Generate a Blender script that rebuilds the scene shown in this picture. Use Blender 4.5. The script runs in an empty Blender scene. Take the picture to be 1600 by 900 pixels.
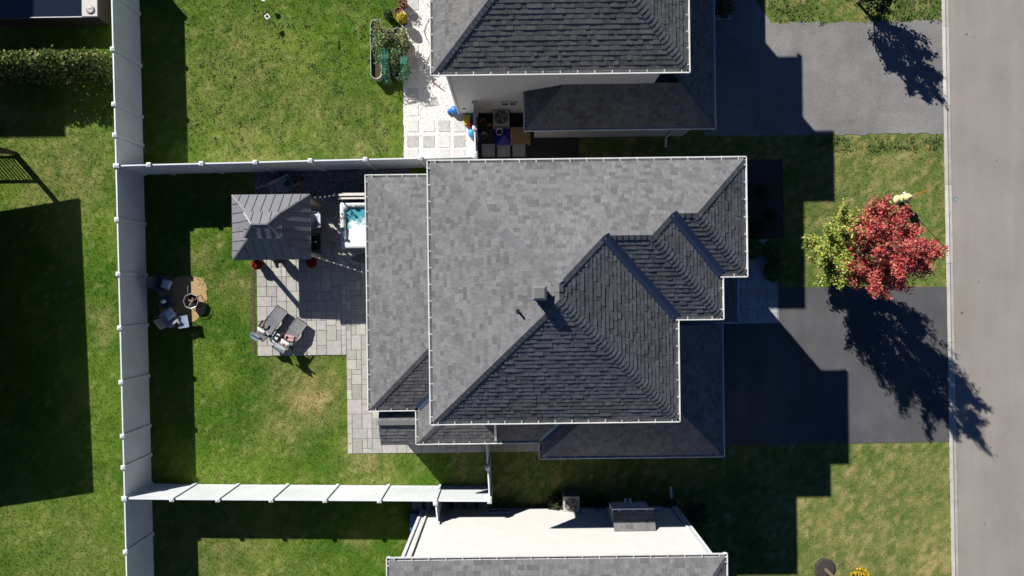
import bpy, math, random
import numpy as np
from mathutils import Vector, Matrix, Quaternion

random.seed(7)
rng = np.random.default_rng(11)
R = math.radians
S = bpy.context.scene
COL = S.collection

# ------------------------------------------------------------------ camera, sky, sun, exposure
CAM_H, FPX, YAW = 26.3, 1067.0, R(-0.7)
cam_d = bpy.data.cameras.new('camera')
cam = bpy.data.objects.new('camera', cam_d)
COL.objects.link(cam)
cam.location = (0, 0, CAM_H)
cam.rotation_euler = (0, 0, YAW)
cam_d.sensor_width = 36.0
cam_d.lens = 36.0 * FPX / 1600.0
cam_d.clip_end = 2000.0
S.camera = cam

cy, sy = math.cos(YAW), math.sin(YAW)
# direction the sunlight travels (per metre of drop), measured from the shadows
SX, SY = 0.965 * cy + 1.13 * sy, 0.965 * sy - 1.13 * cy
SUN_EL = math.atan(1.0 / math.hypot(SX, SY))
sun_az = math.atan2(-SX, -SY)          # compass style, from +Y towards +X

w = bpy.data.worlds.new('World')
S.world = w
w.use_nodes = True
nt = w.node_tree
nt.nodes.clear()
sky = nt.nodes.new('ShaderNodeTexSky')
sky.sky_type = 'NISHITA'
sky.sun_disc = False
sky.sun_elevation = SUN_EL
sky.sun_rotation = sun_az
sky.altitude = 3000.0
sky.air_density = 0.8
sky.dust_density = 0.0
sky.ozone_density = 10.0
bg = nt.nodes.new('ShaderNodeBackground')
bg.inputs['Strength'].default_value = 0.05
wo = nt.nodes.new('ShaderNodeOutputWorld')
nt.links.new(sky.outputs[0], bg.inputs[0])
nt.links.new(bg.outputs[0], wo.inputs[0])

sun_d = bpy.data.lights.new('sun', 'SUN')
sun_d.energy = 5.0
sun_d.angle = R(0.5)
sun_d.color = (1.0, 0.955, 0.88)
sun = bpy.data.objects.new('sun', sun_d)
COL.objects.link(sun)
sun.location = (-20, 25, 40)
sun.rotation_euler = Vector((SX, SY, -1)).to_track_quat('-Z', 'Y').to_euler()

S.view_settings.view_transform = 'Standard'
S.view_settings.look = 'None'
S.view_settings.exposure = 0.62
S.view_settings.gamma = 1.0
S.cycles.max_bounces = 6
S.cycles.diffuse_bounces = 1
S.cycles.glossy_bounces = 3
S.cycles.transmission_bounces = 4
S.cycles.transparent_max_bounces = 6


def at(u, v, z=0.0):
    """photo pixel at height z -> world point"""
    k = (CAM_H - z) / FPX
    a, b = (u - 800.0) * k, (450.0 - v) * k
    return Vector((a * cy - b * sy, a * sy + b * cy, z))


def ground_caster(u, v, z):
    """ground-plan position of a point at height z whose shadow falls on pixel u, v"""
    p = at(u, v)
    return p.x - SX * z, p.y - SY * z


# ------------------------------------------------------------------ helpers
class MB:
    def __init__(self):
        self.v, self.f, self.c, self.m = [], [], [], []

    def add(self, vs, fs, col=None, mi=0):
        o = len(self.v)
        self.v += [tuple(p) for p in vs]
        for f in fs:
            self.f.append(tuple(i + o for i in f))
            self.c.append(col)
            self.m.append(mi)
        return self

    def box(self, lo, hi, rz=0.0, pivot=None, col=None, mi=0, top=1.0):
        x0, y0, z0 = lo
        x1, y1, z1 = hi
        cx, cy_ = (x0 + x1) / 2, (y0 + y1) / 2
        vs = []
        for z, k in ((z0, 1.0), (z1, top)):
            for x, y in ((x0, y0), (x1, y0), (x1, y1), (x0, y1)):
                vs.append((cx + (x - cx) * k, cy_ + (y - cy_) * k, z))
        if rz:
            px, py = pivot if pivot else (cx, cy_)
            c, s = math.cos(rz), math.sin(rz)
            vs = [(px + (x - px) * c - (y - py) * s, py + (x - px) * s + (y - py) * c, z) for x, y, z in vs]
        return self.add(vs, [(3, 2, 1, 0), (4, 5, 6, 7), (0, 1, 5, 4), (1, 2, 6, 5), (2, 3, 7, 6), (3, 0, 4, 7)], col, mi)

    def tube(self, pts, r, n=6, col=None, caps=True, mi=0):
        pts = [Vector(p) for p in pts]
        rs = r if isinstance(r, (list, tuple)) else [r] * len(pts)
        vs, fs = [], []
        prev = None
        for i, p in enumerate(pts):
            d = (pts[min(i + 1, len(pts) - 1)] - pts[max(i - 1, 0)])
            if d.length < 1e-9:
                d = Vector((0, 0, 1))
            d.normalize()
            if prev is None:
                a = d.orthogonal().normalized()
            else:
                a = prev - d * prev.dot(d)
                a = a.normalized() if a.length > 1e-6 else d.orthogonal().normalized()
            prev = a
            b = d.cross(a)
            for k in range(n):
                t = 2 * math.pi * k / n
                vs.append(p + (a * math.cos(t) + b * math.sin(t)) * rs[i])
        for i in range(len(pts) - 1):
            for k in range(n):
                k2 = (k + 1) % n
                fs.append((i * n + k, i * n + k2, (i + 1) * n + k2, (i + 1) * n + k))
        if caps:
            fs.append(tuple(range(n))[::-1])
            fs.append(tuple((len(pts) - 1) * n + k for k in range(n)))
        return self.add(vs, fs, col, mi)

    def bar(self, a, b, wd, hg, col=None, mi=0):
        a, b = Vector(a), Vector(b)
        d = (b - a).normalized()
        up = Vector((0, 0, 1))
        if abs(d.z) > 0.95:
            up = Vector((0, 1, 0))
        s = d.cross(up).normalized() * (wd / 2)
        u = s.cross(d).normalized() * (hg / 2)
        vs = [p + q for p in (a, b) for q in (-s - u, s - u, s + u, -s + u)]
        return self.add(vs, [(0, 1, 2, 3), (7, 6, 5, 4), (0, 4, 5, 1), (1, 5, 6, 2), (2, 6, 7, 3), (3, 7, 4, 0)], col, mi)

    def lathe(self, prof, c=(0, 0, 0), n=16, col=None, sx=1, sy_=1, mi=0):
        vs, fs = [], []
        for r, z in prof:
            for k in range(n):
                t = 2 * math.pi * k / n
                vs.append((c[0] + r * math.cos(t) * sx, c[1] + r * math.sin(t) * sy_, c[2] + z))
        for i in range(len(prof) - 1):
            for k in range(n):
                k2 = (k + 1) % n
                fs.append((i * n + k, i * n + k2, (i + 1) * n + k2, (i + 1) * n + k))
        fs.append(tuple((len(prof) - 1) * n + k for k in range(n)))
        fs.append(tuple(range(n))[::-1])
        return self.add(vs, fs, col, mi)

    def grid(self, fn, nu, nv, closed_u=False, col=None, mi=0):
        vs = [fn(i / nu, j / nv) for j in range(nv + 1) for i in range(nu + 1)]
        fs = [(j * (nu + 1) + i, j * (nu + 1) + i + 1, (j + 1) * (nu + 1) + i + 1, (j + 1) * (nu + 1) + i)
              for j in range(nv) for i in range(nu)]
        return self.add(vs, fs, col, mi)

    def mesh(self, name, mat, smooth=False):
        me = bpy.data.meshes.new(name)
        me.from_pydata([tuple(v) for v in self.v], [], self.f)
        mats = mat if isinstance(mat, (list, tuple)) else [mat]
        for m in mats:
            me.materials.append(m)
        if any(self.m):
            me.polygons.foreach_set('material_index', self.m)
        if any(c is not None for c in self.c):
            ca = me.color_attributes.new('tone', 'FLOAT_COLOR', 'CORNER')
            arr = []
            for f, c in zip(self.f, self.c):
                cc = (1, 1, 1, 1) if c is None else ((c, c, c, 1) if isinstance(c, (int, float)) else (c[0], c[1], c[2], 1))
                arr += list(cc) * len(f)
            ca.data.foreach_set('color', arr)
        if smooth:
            me.polygons.foreach_set('use_smooth', [True] * len(me.polygons))
        me.update()
        return me

    def build(self, name, mat, parent=None, smooth=False, loc=None):
        o = bpy.data.objects.new(name, self.mesh(name, mat, smooth))
        COL.objects.link(o)
        if parent is not None:
            o.parent = parent
        if loc is not None:
            o.location = loc
        return o


def inst(name, me, parent, loc, rz=0.0):
    o = bpy.data.objects.new(name, me)
    COL.objects.link(o)
    o.parent = parent
    o.location = loc
    if rz:
        o.rotation_euler = (0, 0, rz)
    return o


def tag(o, label=None, cat=None, group=None, kind=None):
    if label:
        o['label'] = label
    if cat:
        o['category'] = cat
    if group:
        o['group'] = group
    if kind:
        o['kind'] = kind
    return o


def empty(name, loc=(0, 0, 0), rz=0.0, parent=None):
    o = bpy.data.objects.new(name, None)
    COL.objects.link(o)
    o.location = loc
    o.rotation_euler = (0, 0, rz)
    o.empty_display_size = 0.2
    if parent:
        o.parent = parent
    return o


# ------------------------------------------------------------------ materials
def mat(name, col, rough=0.8, var=0.0, scale=4.0, bump=0.0, bscale=60.0, attr=False, metal=0.0, spec=0.5,
        col2=None, trans=0.0, detail=6.0, coat=0.0):
    m = bpy.data.materials.new(name)
    m.use_nodes = True
    n, l = m.node_tree.nodes, m.node_tree.links
    b = n['Principled BSDF']
    b.inputs['Roughness'].default_value = rough
    b.inputs['Metallic'].default_value = metal
    b.inputs['Specular IOR Level'].default_value = spec
    b.inputs['Coat Weight'].default_value = coat
    geo = n.new('ShaderNodeNewGeometry')
    src = None
    if var or col2:
        nz = n.new('ShaderNodeTexNoise')
        nz.inputs['Scale'].default_value = scale
        nz.inputs['Detail'].default_value = detail
        nz.inputs['Roughness'].default_value = 0.65
        l.new(geo.outputs['Position'], nz.inputs['Vector'])
        ramp = n.new('ShaderNodeValToRGB')
        c1 = tuple(max(0, c * (1 - var)) for c in col)
        c2 = col2 if col2 else tuple(min(1, c * (1 + var)) for c in col)
        ramp.color_ramp.elements[0].position = 0.32
        ramp.color_ramp.elements[1].position = 0.68
        ramp.color_ramp.elements[0].color = (*c1, 1)
        ramp.color_ramp.elements[1].color = (*c2, 1)
        l.new(nz.outputs['Fac'], ramp.inputs['Fac'])
        src = ramp.outputs['Color']
    if attr:
        at_ = n.new('ShaderNodeAttribute')
        at_.attribute_name = 'tone'
        mx = n.new('ShaderNodeMix')
        mx.data_type = 'RGBA'
        mx.blend_type = 'MULTIPLY'
        mx.inputs[0].default_value = 1.0
        if src:
            l.new(src, mx.inputs[6])
        else:
            mx.inputs[6].default_value = (*col, 1)
        l.new(at_.outputs['Color'], mx.inputs[7])
        src = mx.outputs[2]
    if src:
        l.new(src, b.inputs['Base Color'])
    else:
        b.inputs['Base Color'].default_value = (*col, 1)
    if bump:
        nb = n.new('ShaderNodeTexNoise')
        nb.inputs['Scale'].default_value = bscale
        nb.inputs['Detail'].default_value = 4.0
        l.new(geo.outputs['Position'], nb.inputs['Vector'])
        bp = n.new('ShaderNodeBump')
        bp.inputs['Strength'].default_value = bump
        bp.inputs['Distance'].default_value = 0.02
        l.new(nb.outputs['Fac'], bp.inputs['Height'])
        l.new(bp.outputs['Normal'], b.inputs['Normal'])
    if trans:
        tr = n.new('ShaderNodeBsdfTranslucent')
        if src:
            l.new(src, tr.inputs['Color'])
        else:
            tr.inputs['Color'].default_value = (*col, 1)
        ms = n.new('ShaderNodeMixShader')
        ms.inputs[0].default_value = trans
        out = n['Material Output']
        l.new(b.outputs[0], ms.inputs[1])
        l.new(tr.outputs[0], ms.inputs[2])
        l.new(ms.outputs[0], out.inputs[0])
    return m


M = {}
M['shingle'] = mat('shingle_grey', (0.160, 0.159, 0.164), 0.95, 0.12, 9.0, 0.45, 110.0, attr=True, spec=0.12)
M['shingle_n'] = mat('shingle_weathered_grey', (0.160, 0.159, 0.155), 0.95, 0.12, 9.0, 0.45, 110.0, attr=True, spec=0.12)
for _k in ('shingle', 'shingle_n'):
    _n, _l = M[_k].node_tree.nodes, M[_k].node_tree.links
    _b = _n['Principled BSDF']
    _src = _b.inputs['Base Color'].links[0].from_socket
    _geo = [x for x in _n if x.bl_idname == 'ShaderNodeNewGeometry'][0]
    _nz = _n.new('ShaderNodeTexNoise')
    _nz.inputs['Scale'].default_value = 0.9
    _nz.inputs['Detail'].default_value = 7.0
    _nz.inputs['Roughness'].default_value = 0.7
    _l.new(_geo.outputs['Position'], _nz.inputs['Vector'])
    _mr = _n.new('ShaderNodeMapRange')
    _mr.inputs[1].default_value, _mr.inputs[2].default_value = 0.3, 0.7
    _mr.inputs[3].default_value, _mr.inputs[4].default_value = 0.86, 1.12
    _l.new(_nz.outputs['Fac'], _mr.inputs[0])
    _sc = _n.new('ShaderNodeVectorMath')
    _sc.operation = 'SCALE'
    _l.new(_src, _sc.inputs[0])
    _l.new(_mr.outputs[0], _sc.inputs['Scale'])
    _l.new(_sc.outputs[0], _b.inputs['Base Color'])
M['deck'] = mat('roof_underlay', (0.022, 0.022, 0.024), 0.95)
M['cap'] = mat('ridge_cap_grey', (0.146, 0.147, 0.153), 0.95, 0.12, 7.0, 0.3, 110.0, attr=True, spec=0.12)
M['valley'] = mat('valley_metal', (0.055, 0.085, 0.135), 0.38, 0.06, 3.0, metal=0.45, spec=0.5)
M['white_metal'] = mat('white_aluminium', (0.66, 0.66, 0.65), 0.45, 0.12, 2.5)
M['pvc'] = mat('white_vinyl', (0.66, 0.695, 0.725), 0.42, 0.09, 0.9, 0.02, 20)
M['siding_beige'] = mat('siding_taupe', (0.52, 0.49, 0.47), 0.6, 0.05, 2.0)
M['siding_grey'] = mat('siding_grey', (0.36, 0.36, 0.36), 0.6, 0.05, 2.0)
M['siding_white'] = mat('siding_pale', (0.60, 0.60, 0.585), 0.55, 0.03, 2.0)
M['concrete'] = mat('concrete', (0.36, 0.345, 0.32), 0.9, 0.18, 3.0, 0.25, 70)
M['kerb'] = mat('kerb_concrete', (0.53, 0.495, 0.45), 0.9, 0.14, 2.2, 0.2, 70, attr=True)
M['foundation'] = mat('foundation_concrete', (0.30, 0.295, 0.285), 0.9, 0.12, 3.0)
M['glass'] = mat('window_glass', (0.03, 0.045, 0.06), 0.06, spec=0.8)
M['paver'] = mat('paver_stone', (0.375, 0.368, 0.345), 0.9, 0.12, 6.0, 0.3, 60, attr=True)
M['paver_skyblue'] = mat('sky_tinted_paver', (0.34, 0.38, 0.42), 0.85, 0.12, 6.0, 0.3, 60, attr=True)  # blue of reflected sky in the entrance shade put into the stone colour
M['joint'] = mat('joint_sand', (0.21, 0.205, 0.19), 0.95, 0.2, 20)
M['slab'] = mat('pale_slab', (0.50, 0.50, 0.485), 0.9, 0.16, 7.0, 0.3, 60, attr=True)
M['white_gravel'] = mat('white_gravel', (0.74, 0.74, 0.72), 0.9, 0.10, 40, 0.8, 60)
M['stone_w'] = mat('white_stone', (0.70, 0.68, 0.60), 0.85, 0.1, 20, attr=True)
M['stone_d'] = mat('grey_gravel', (0.12, 0.125, 0.14), 0.85, 0.3, 30, 0.5, 70, attr=True)
M['mulch'] = mat('mulch', (0.10, 0.070, 0.042), 0.95, 0.4, 26, 0.8, 60)
M['dark_mulch'] = mat('dark_mulch', (0.045, 0.038, 0.034), 0.95, 0.4, 26, 0.8, 60)
M['sand'] = mat('dry_straw_earth', (0.40, 0.28, 0.135), 0.95, 0.32, 16, 0.8, 50)
M['black_metal'] = mat('black_metal', (0.018, 0.018, 0.02), 0.5)
M['grey_metal'] = mat('grey_metal_panel', (0.165, 0.170, 0.188), 0.5, 0.06, 5.0, metal=0.0, attr=True, spec=0.3)
M['grey_trim'] = mat('grey_metal_trim', (0.20, 0.20, 0.205), 0.45, metal=0.3)
M['post_wood'] = mat('light_post', (0.40, 0.35, 0.29), 0.7, 0.15, 12)
M['wood'] = mat('brown_wood', (0.20, 0.125, 0.065), 0.8, 0.3, 14)
M['dark_wood'] = mat('dark_stained_wood', (0.05, 0.036, 0.026), 0.8, 0.3, 14)
M['shell'] = mat('tub_shell', (0.62, 0.66, 0.68), 0.3, 0.04, 6)
M['brown_cab'] = mat('tub_cabinet', (0.11, 0.075, 0.05), 0.6, 0.2, 14)
M['cover'] = mat('vinyl_cover', (0.66, 0.64, 0.60), 0.55, 0.08, 6)
M['sling'] = mat('sling_fabric', (0.165, 0.17, 0.185), 0.85, 0.15, 12)
M['blue_fab'] = mat('blue_grey_fabric', (0.20, 0.26, 0.34), 0.85, 0.12, 14)
M['pale_fab'] = mat('pale_fabric', (0.55, 0.59, 0.64), 0.85, 0.10, 14)
M['white_fab'] = mat('white_fabric', (0.74, 0.72, 0.70), 0.85, 0.06, 14)
M['red_fab'] = mat('red_fabric', (0.50, 0.035, 0.04), 0.8, 0.1, 14)
M['pink_fab'] = mat('pink_towel', (0.45, 0.27, 0.27), 0.9, 0.2, 20)
M['terracotta'] = mat('terracotta', (0.25, 0.10, 0.055), 0.85, 0.2, 10)
M['red_pot'] = mat('red_glazed_pot', (0.36, 0.02, 0.02), 0.35)
M['soil'] = mat('soil', (0.055, 0.038, 0.026), 0.95, 0.4, 30, 0.8, 60)
M['leaf'] = mat('foliage', (1, 1, 1), 0.6, attr=True, trans=0.28, spec=0.25)
M['grassblade'] = mat('grass_blade', (1, 1, 1), 0.75, attr=True, trans=0.3, spec=0.15)
M['bark'] = mat('bark', (0.14, 0.105, 0.075), 0.9, 0.3, 18)
M['yellow'] = mat('hydrant_yellow', (0.72, 0.62, 0.30), 0.5, 0.1, 14)
M['orange'] = mat('orange_rod', (0.70, 0.22, 0.015), 0.5)
M['blue_plastic'] = mat('blue_plastic', (0.02, 0.16, 0.50), 0.4)
M['tarp'] = mat('blue_tarp', (0.012, 0.02, 0.25), 0.5, 0.3, 12, 0.8, 14)
M['teal'] = mat('teal_plastic', (0.02, 0.20, 0.22), 0.45)
M['red_plastic'] = mat('red_plastic', (0.5, 0.03, 0.03), 0.45)
M['yellow_plastic'] = mat('yellow_plastic', (0.6, 0.42, 0.05), 0.45)
M['ac'] = mat('ac_metal', (0.44, 0.43, 0.40), 0.5, 0.05, 8)
M['galv'] = mat('galvanised_steel', (0.45, 0.46, 0.47), 0.4, 0.1, 12, metal=0.5)
M['net'] = mat('green_net', (0.05, 0.30, 0.22), 0.7)
M['added_curtain'] = mat('added_curtain_grey', (0.16, 0.155, 0.15), 0.9, 0.1, 8)
M['bulb'] = mat('bulb_glass', (0.75, 0.72, 0.62), 0.15)
M['log'] = mat('charred_log', (0.23, 0.165, 0.11), 0.9, 0.4, 14)
M['navy_shell'] = mat('navy_shell', (0.03, 0.035, 0.05), 0.35)
M['navy'] = mat('navy_tub', (0.010, 0.014, 0.03), 0.12, spec=0.8)


def asphalt(name, col, var, spk):
    m = mat(name, col, 0.92, var, 0.55, 0.35, 120, spec=0.25)
    n, l = m.node_tree.nodes, m.node_tree.links
    b = n['Principled BSDF']
    src = b.inputs['Base Color'].links[0].from_socket
    geo = [x for x in n if x.bl_idname == 'ShaderNodeNewGeometry'][0]
    v = n.new('ShaderNodeTexNoise')
    v.inputs['Scale'].default_value = 34.0
    v.inputs['Detail'].default_value = 5.0
    v.inputs['Roughness'].default_value = 0.8
    l.new(geo.outputs['Position'], v.inputs['Vector'])
    r = n.new('ShaderNodeMapRange')
    r.inputs[1].default_value = 0.3
    r.inputs[2].default_value = 0.7
    r.inputs[3].default_value = 1 - spk
    r.inputs[4].default_value = 1 + spk
    l.new(v.outputs['Fac'], r.inputs[0])
    # long streaks along the lane
    mp = n.new('ShaderNodeMapping')
    mp.inputs['Scale'].default_value = (1.3, 0.10, 1)
    l.new(geo.outputs['Position'], mp.inputs['Vector'])
    st = n.new('ShaderNodeTexNoise')
    st.inputs['Scale'].default_value = 1.6
    st.inputs['Detail'].default_value = 5
    l.new(mp.outputs[0], st.inputs['Vector'])
    r2 = n.new('ShaderNodeMapRange')
    r2.inputs[1].default_value = 0.3
    r2.inputs[2].default_value = 0.7
    r2.inputs[3].default_value = 0.94
    r2.inputs[4].default_value = 1.06
    l.new(st.outputs['Fac'], r2.inputs[0])
    mu = n.new('ShaderNodeMath')
    mu.operation = 'MULTIPLY'
    l.new(r.outputs[0], mu.inputs[0])
    l.new(r2.outputs[0], mu.inputs[1])
    mx = n.new('ShaderNodeVectorMath')
    mx.operation = 'SCALE'
    l.new(src, mx.inputs[0])
    l.new(mu.outputs[0], mx.inputs['Scale'])
    l.new(mx.outputs[0], b.inputs['Base Color'])
    return m


M['road'] = asphalt('road_asphalt', (0.266, 0.243, 0.222), 0.07, 0.13)
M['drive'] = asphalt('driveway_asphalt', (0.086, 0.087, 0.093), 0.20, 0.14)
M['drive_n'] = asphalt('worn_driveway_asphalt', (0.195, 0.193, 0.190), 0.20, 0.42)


def water_mat():
    m = mat('foaming_water', (0.10, 0.34, 0.42), 0.12, spec=0.6)
    n, l = m.node_tree.nodes, m.node_tree.links
    b = n['Principled BSDF']
    geo = n.new('ShaderNodeNewGeometry')
    nz = n.new('ShaderNodeTexNoise')
    nz.inputs['Scale'].default_value = 5.0
    nz.inputs['Detail'].default_value = 9
    nz.inputs['Roughness'].default_value = 0.7
    l.new(geo.outputs['Position'], nz.inputs['Vector'])
    sp = n.new('ShaderNodeSeparateXYZ')
    l.new(geo.outputs['Position'], sp.inputs[0])
    c = at(560, 368, 0.8)
    dx = n.new('ShaderNodeMath'); dx.operation = 'SUBTRACT'; dx.inputs[1].default_value = c.x
    dy = n.new('ShaderNodeMath'); dy.operation = 'SUBTRACT'; dy.inputs[1].default_value = c.y
    l.new(sp.outputs[0], dx.inputs[0])
    l.new(sp.outputs[1], dy.inputs[0])
    d2 = n.new('ShaderNodeCombineXYZ')
    l.new(dx.outputs[0], d2.inputs[0])
    l.new(dy.outputs[0], d2.inputs[1])
    ln = n.new('ShaderNodeVectorMath'); ln.operation = 'LENGTH'
    l.new(d2.outputs[0], ln.inputs[0])
    ad = n.new('ShaderNodeMath'); ad.operation = 'MULTIPLY_ADD'
    ad.inputs[1].default_value = -0.55
    ad.inputs[2].default_value = 0.36
    l.new(ln.outputs['Value'], ad.inputs[0])
    sm = n.new('ShaderNodeMath'); sm.operation = 'ADD'
    l.new(ad.outputs[0], sm.inputs[0])
    l.new(nz.outputs['Fac'], sm.inputs[1])
    rp = n.new('ShaderNodeValToRGB')
    rp.color_ramp.elements[0].position = 0.50
    rp.color_ramp.elements[0].color = (0.07, 0.30, 0.38, 1)
    rp.color_ramp.elements[1].position = 0.66
    rp.color_ramp.elements[1].color = (0.82, 0.86, 0.86, 1)
    l.new(sm.outputs[0], rp.inputs['Fac'])
    l.new(rp.outputs['Color'], b.inputs['Base Color'])
    bp = n.new('ShaderNodeBump')
    bp.inputs['Strength'].default_value = 0.5
    bp.inputs['Distance'].default_value = 0.03
    l.new(nz.outputs['Fac'], bp.inputs['Height'])
    l.new(bp.outputs['Normal'], b.inputs['Normal'])
    return m


M['water'] = water_mat()

# lawn material: colour comes from the per-vertex species/dryness map, fine grain from noise
M['lawn'] = mat('lawn_turf', (1, 1, 1), 0.95, 0.30, 28.0, 0.9, 45.0, attr=True, spec=0.1, col2=(1.22, 1.22, 1.10))

# ------------------------------------------------------------------ numpy noise
_perm = rng.random((6, 256, 256))


def vnoise(x, y, sc, k=0):
    x = np.asarray(x) * sc + 100.3
    y = np.asarray(y) * sc + 100.7
    xi, yi = np.floor(x).astype(int), np.floor(y).astype(int)
    fx, fy = x - xi, y - yi
    fx, fy = fx * fx * (3 - 2 * fx), fy * fy * (3 - 2 * fy)
    g = _perm[k]
    a = g[xi % 256, yi % 256]; b = g[(xi + 1) % 256, yi % 256]
    c = g[xi % 256, (yi + 1) % 256]; d = g[(xi + 1) % 256, (yi + 1) % 256]
    return (a * (1 - fx) + b * fx) * (1 - fy) + (c * (1 - fx) + d * fx) * fy


def fbm(x, y, sc, k=0, o=4):
    s, a, t = 0, 1.0, 0
    for i in range(o):
        s = s + a * vnoise(x, y, sc * 2 ** i, (k + i) % 6)
        t += a
        a *= 0.55
    return s / t


# dry patches: (u, v, radius px, strength)
DRY = [(484, 622, 40, 1.15), (500, 590, 28, .9), (450, 590, 30, .5), (445, 665, 40, .45), (575, 712, 34, .9), (590, 738, 34, .5), (1390, 800, 60, .55),
       (1440, 760, 60, .4), (1470, 870, 80, .8), (1360, 870, 90, .6), (1280, 830, 70, .6), (1475, 740, 26, .7),
       (1310, 300, 60, .5), (1400, 260, 60, .35), (1340, 240, 50, .3), (560, 210, 60, .4), (480, 180, 60, .4),
       (400, 230, 70, .45), (330, 150, 60, .25), (380, 100, 80, .3), (450, 90, 40, .25), (100, 270, 70, .5), (1475, 320, 18, .6),
       (1330, 216, 60, .5), (1430, 214, 50, .3), (1410, 640, 0, 0), (1400, 696, 90, .25), (340, 870, 90, .4), (400, 880, 60, .35),
       (120, 860, 70, .25), (40, 820, 60, .2), (550, 745, 30, .3), (1215, 55, 14, .9), (40, 245, 50, .3)]
DRYW = [(at(u, v), r * CAM_H / FPX, s) for u, v, r, s in DRY if r]
XF = at(187, 450, 1.8).x          # line of the rear fence
XH = at(690, 450).x


def lawn_col(x, y):
    x = np.asarray(x, float); y = np.asarray(y, float)
    n1 = fbm(x, y, 0.55, 0)
    n2 = fbm(x, y, 2.6, 2)
    n3 = fbm(x, y, 9.0, 4, 2)
    dry = np.clip((fbm(x, y, 0.9, 3) - 0.60) * 1.5, 0, 0.3)
    for c, r, s in DRYW:
        d = ((x - c.x) ** 2 + (y - c.y) ** 2) / (r * r)
        dry = np.maximum(dry, .8 * s * np.exp(-d * 0.9) * np.clip(0.1 + 1.8 * (n2 - 0.15), 0, 1.5))
    front = np.clip((x - XH) * 2, 0, 1)                   # drier street side
    dry = np.clip(dry * (1 - .35 * front) + front * np.clip((fbm(x, y, 7.0, 1, 3) - 0.50) * 2.8 + (n2 - .5) * .5, 0, .48) + np.clip((n3 - 0.62) * 1.2, 0, .3), 0, 0.95)
    g1 = np.array([0.052, 0.116, 0.0115])                  # deep green
    g2 = np.array([0.108, 0.176, 0.0200])                  # yellow green
    g3 = np.array([0.33, 0.265, 0.125])                    # dry straw
    t = np.clip((n1 - 0.30) * 1.6 + (n2 - .5) * .8, 0, 1)[:, None]
    fr = front[:, None]
    g2 = g2[None, :] * (1 - fr) + np.array([0.125, 0.175, 0.040])[None, :] * fr
    g1 = g1[None, :] * (1 - fr) + np.array([0.068, 0.122, 0.026])[None, :] * fr
    c = g1 * (1 - t) + g2 * t
    d = dry[:, None]
    c = c * (1 - d) + g3 * d
    return c * 1.12 * (0.82 + 0.36 * n3)[:, None]


# ------------------------------------------------------------------ ground, road, kerb, drives
gnd = MB().add([(-400, -400, -0.16), (400, -400, -0.16), (400, 400, -0.16), (-400, 400, -0.16)], [(0, 1, 2, 3)],
               (0.075, 0.10, 0.02)).build('ground', M['lawn'])
tag(gnd, kind='structure')

K0, K1 = at(1471, 0), at(1487, 900)                        # lawn edge of the kerb
kd = (K1 - K0).normalized()
kn = Vector((-kd.y, kd.x, 0))                              # towards the road
if kn.x < 0:
    kn = -kn


def kerb_x(y):
    return K0.x + (K1.x - K0.x) * (y - K0.y) / (K1.y - K0.y)


# lawn grid
xs = np.linspace(-46, 17, 360)
ys = np.linspace(-24, 24, 280)
gx, gy = np.meshgrid(xs, ys)
gxx = np.minimum(gx, kerb_x(gy))
verts = np.stack([gxx.ravel(), gy.ravel(), np.zeros(gx.size)], 1)
nx, ny = len(xs), len(ys)
ii = np.arange(nx * ny).reshape(ny, nx)
quads = np.stack([ii[:-1, :-1], ii[:-1, 1:], ii[1:, 1:], ii[1:, :-1]], -1).reshape(-1, 4)
ex = np.abs(verts[quads[:, 0], 0] - verts[quads[:, 1], 0]) > 1e-6
quads = quads[ex]


def np_mesh(name, verts, faces, n, cols=None, mat_=None, per='POINT'):
    me = bpy.data.meshes.new(name)
    me.vertices.add(len(verts))
    me.vertices.foreach_set('co', np.asarray(verts, np.float32).ravel())
    nf = len(faces)
    me.loops.add(nf * n)
    me.loops.foreach_set('vertex_index', np.asarray(faces, np.int32).ravel())
    me.polygons.add(nf)
    me.polygons.foreach_set('loop_start', np.arange(0, nf * n, n, dtype=np.int32))
    me.polygons.foreach_set('loop_total', np.full(nf, n, np.int32))
    me.update(calc_edges=True)
    if cols is not None:
        ca = me.color_attributes.new('tone', 'FLOAT_COLOR', 'POINT')
        c4 = np.ones((len(verts), 4), np.float32)
        c4[:, :3] = cols
        ca.data.foreach_set('color', c4.ravel())
    if mat_:
        me.materials.append(mat_)
    return me


lawn = bpy.data.objects.new('lawn', np_mesh('lawn', verts, quads, 4, lawn_col(verts[:, 0], verts[:, 1]), M['lawn']))
COL.objects.link(lawn)
tag(lawn, 'mown green lawn around the houses and fences', None, kind='structure')


def sheet(name, pts, z, m, parent=None, kind='structure', th=0.0, col=1.0):
    mb = MB()
    n = len(pts)
    top = [(p[0], p[1], z) for p in pts]
    if th:
        bot = [(p[0], p[1], z - th) for p in pts]
        mb.add(top + bot, [tuple(range(n))] + [(i, i + n, (i + 1) % n + n, (i + 1) % n) for i in range(n)], col)
    else:
        mb.add(top, [tuple(range(n))], col)
    o = mb.build(name, m, parent)
    if parent is None:
        tag(o, kind=kind)
    return o


KW = 0.30
far = 60
Ka, Kb = K0 - kd * far, K1 + kd * far
road = sheet('road', [Ka + kn * (KW + .01), Ka + kn * 9, Kb + kn * 9, Kb + kn * (KW + .01)], -0.07, M['road'])
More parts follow.
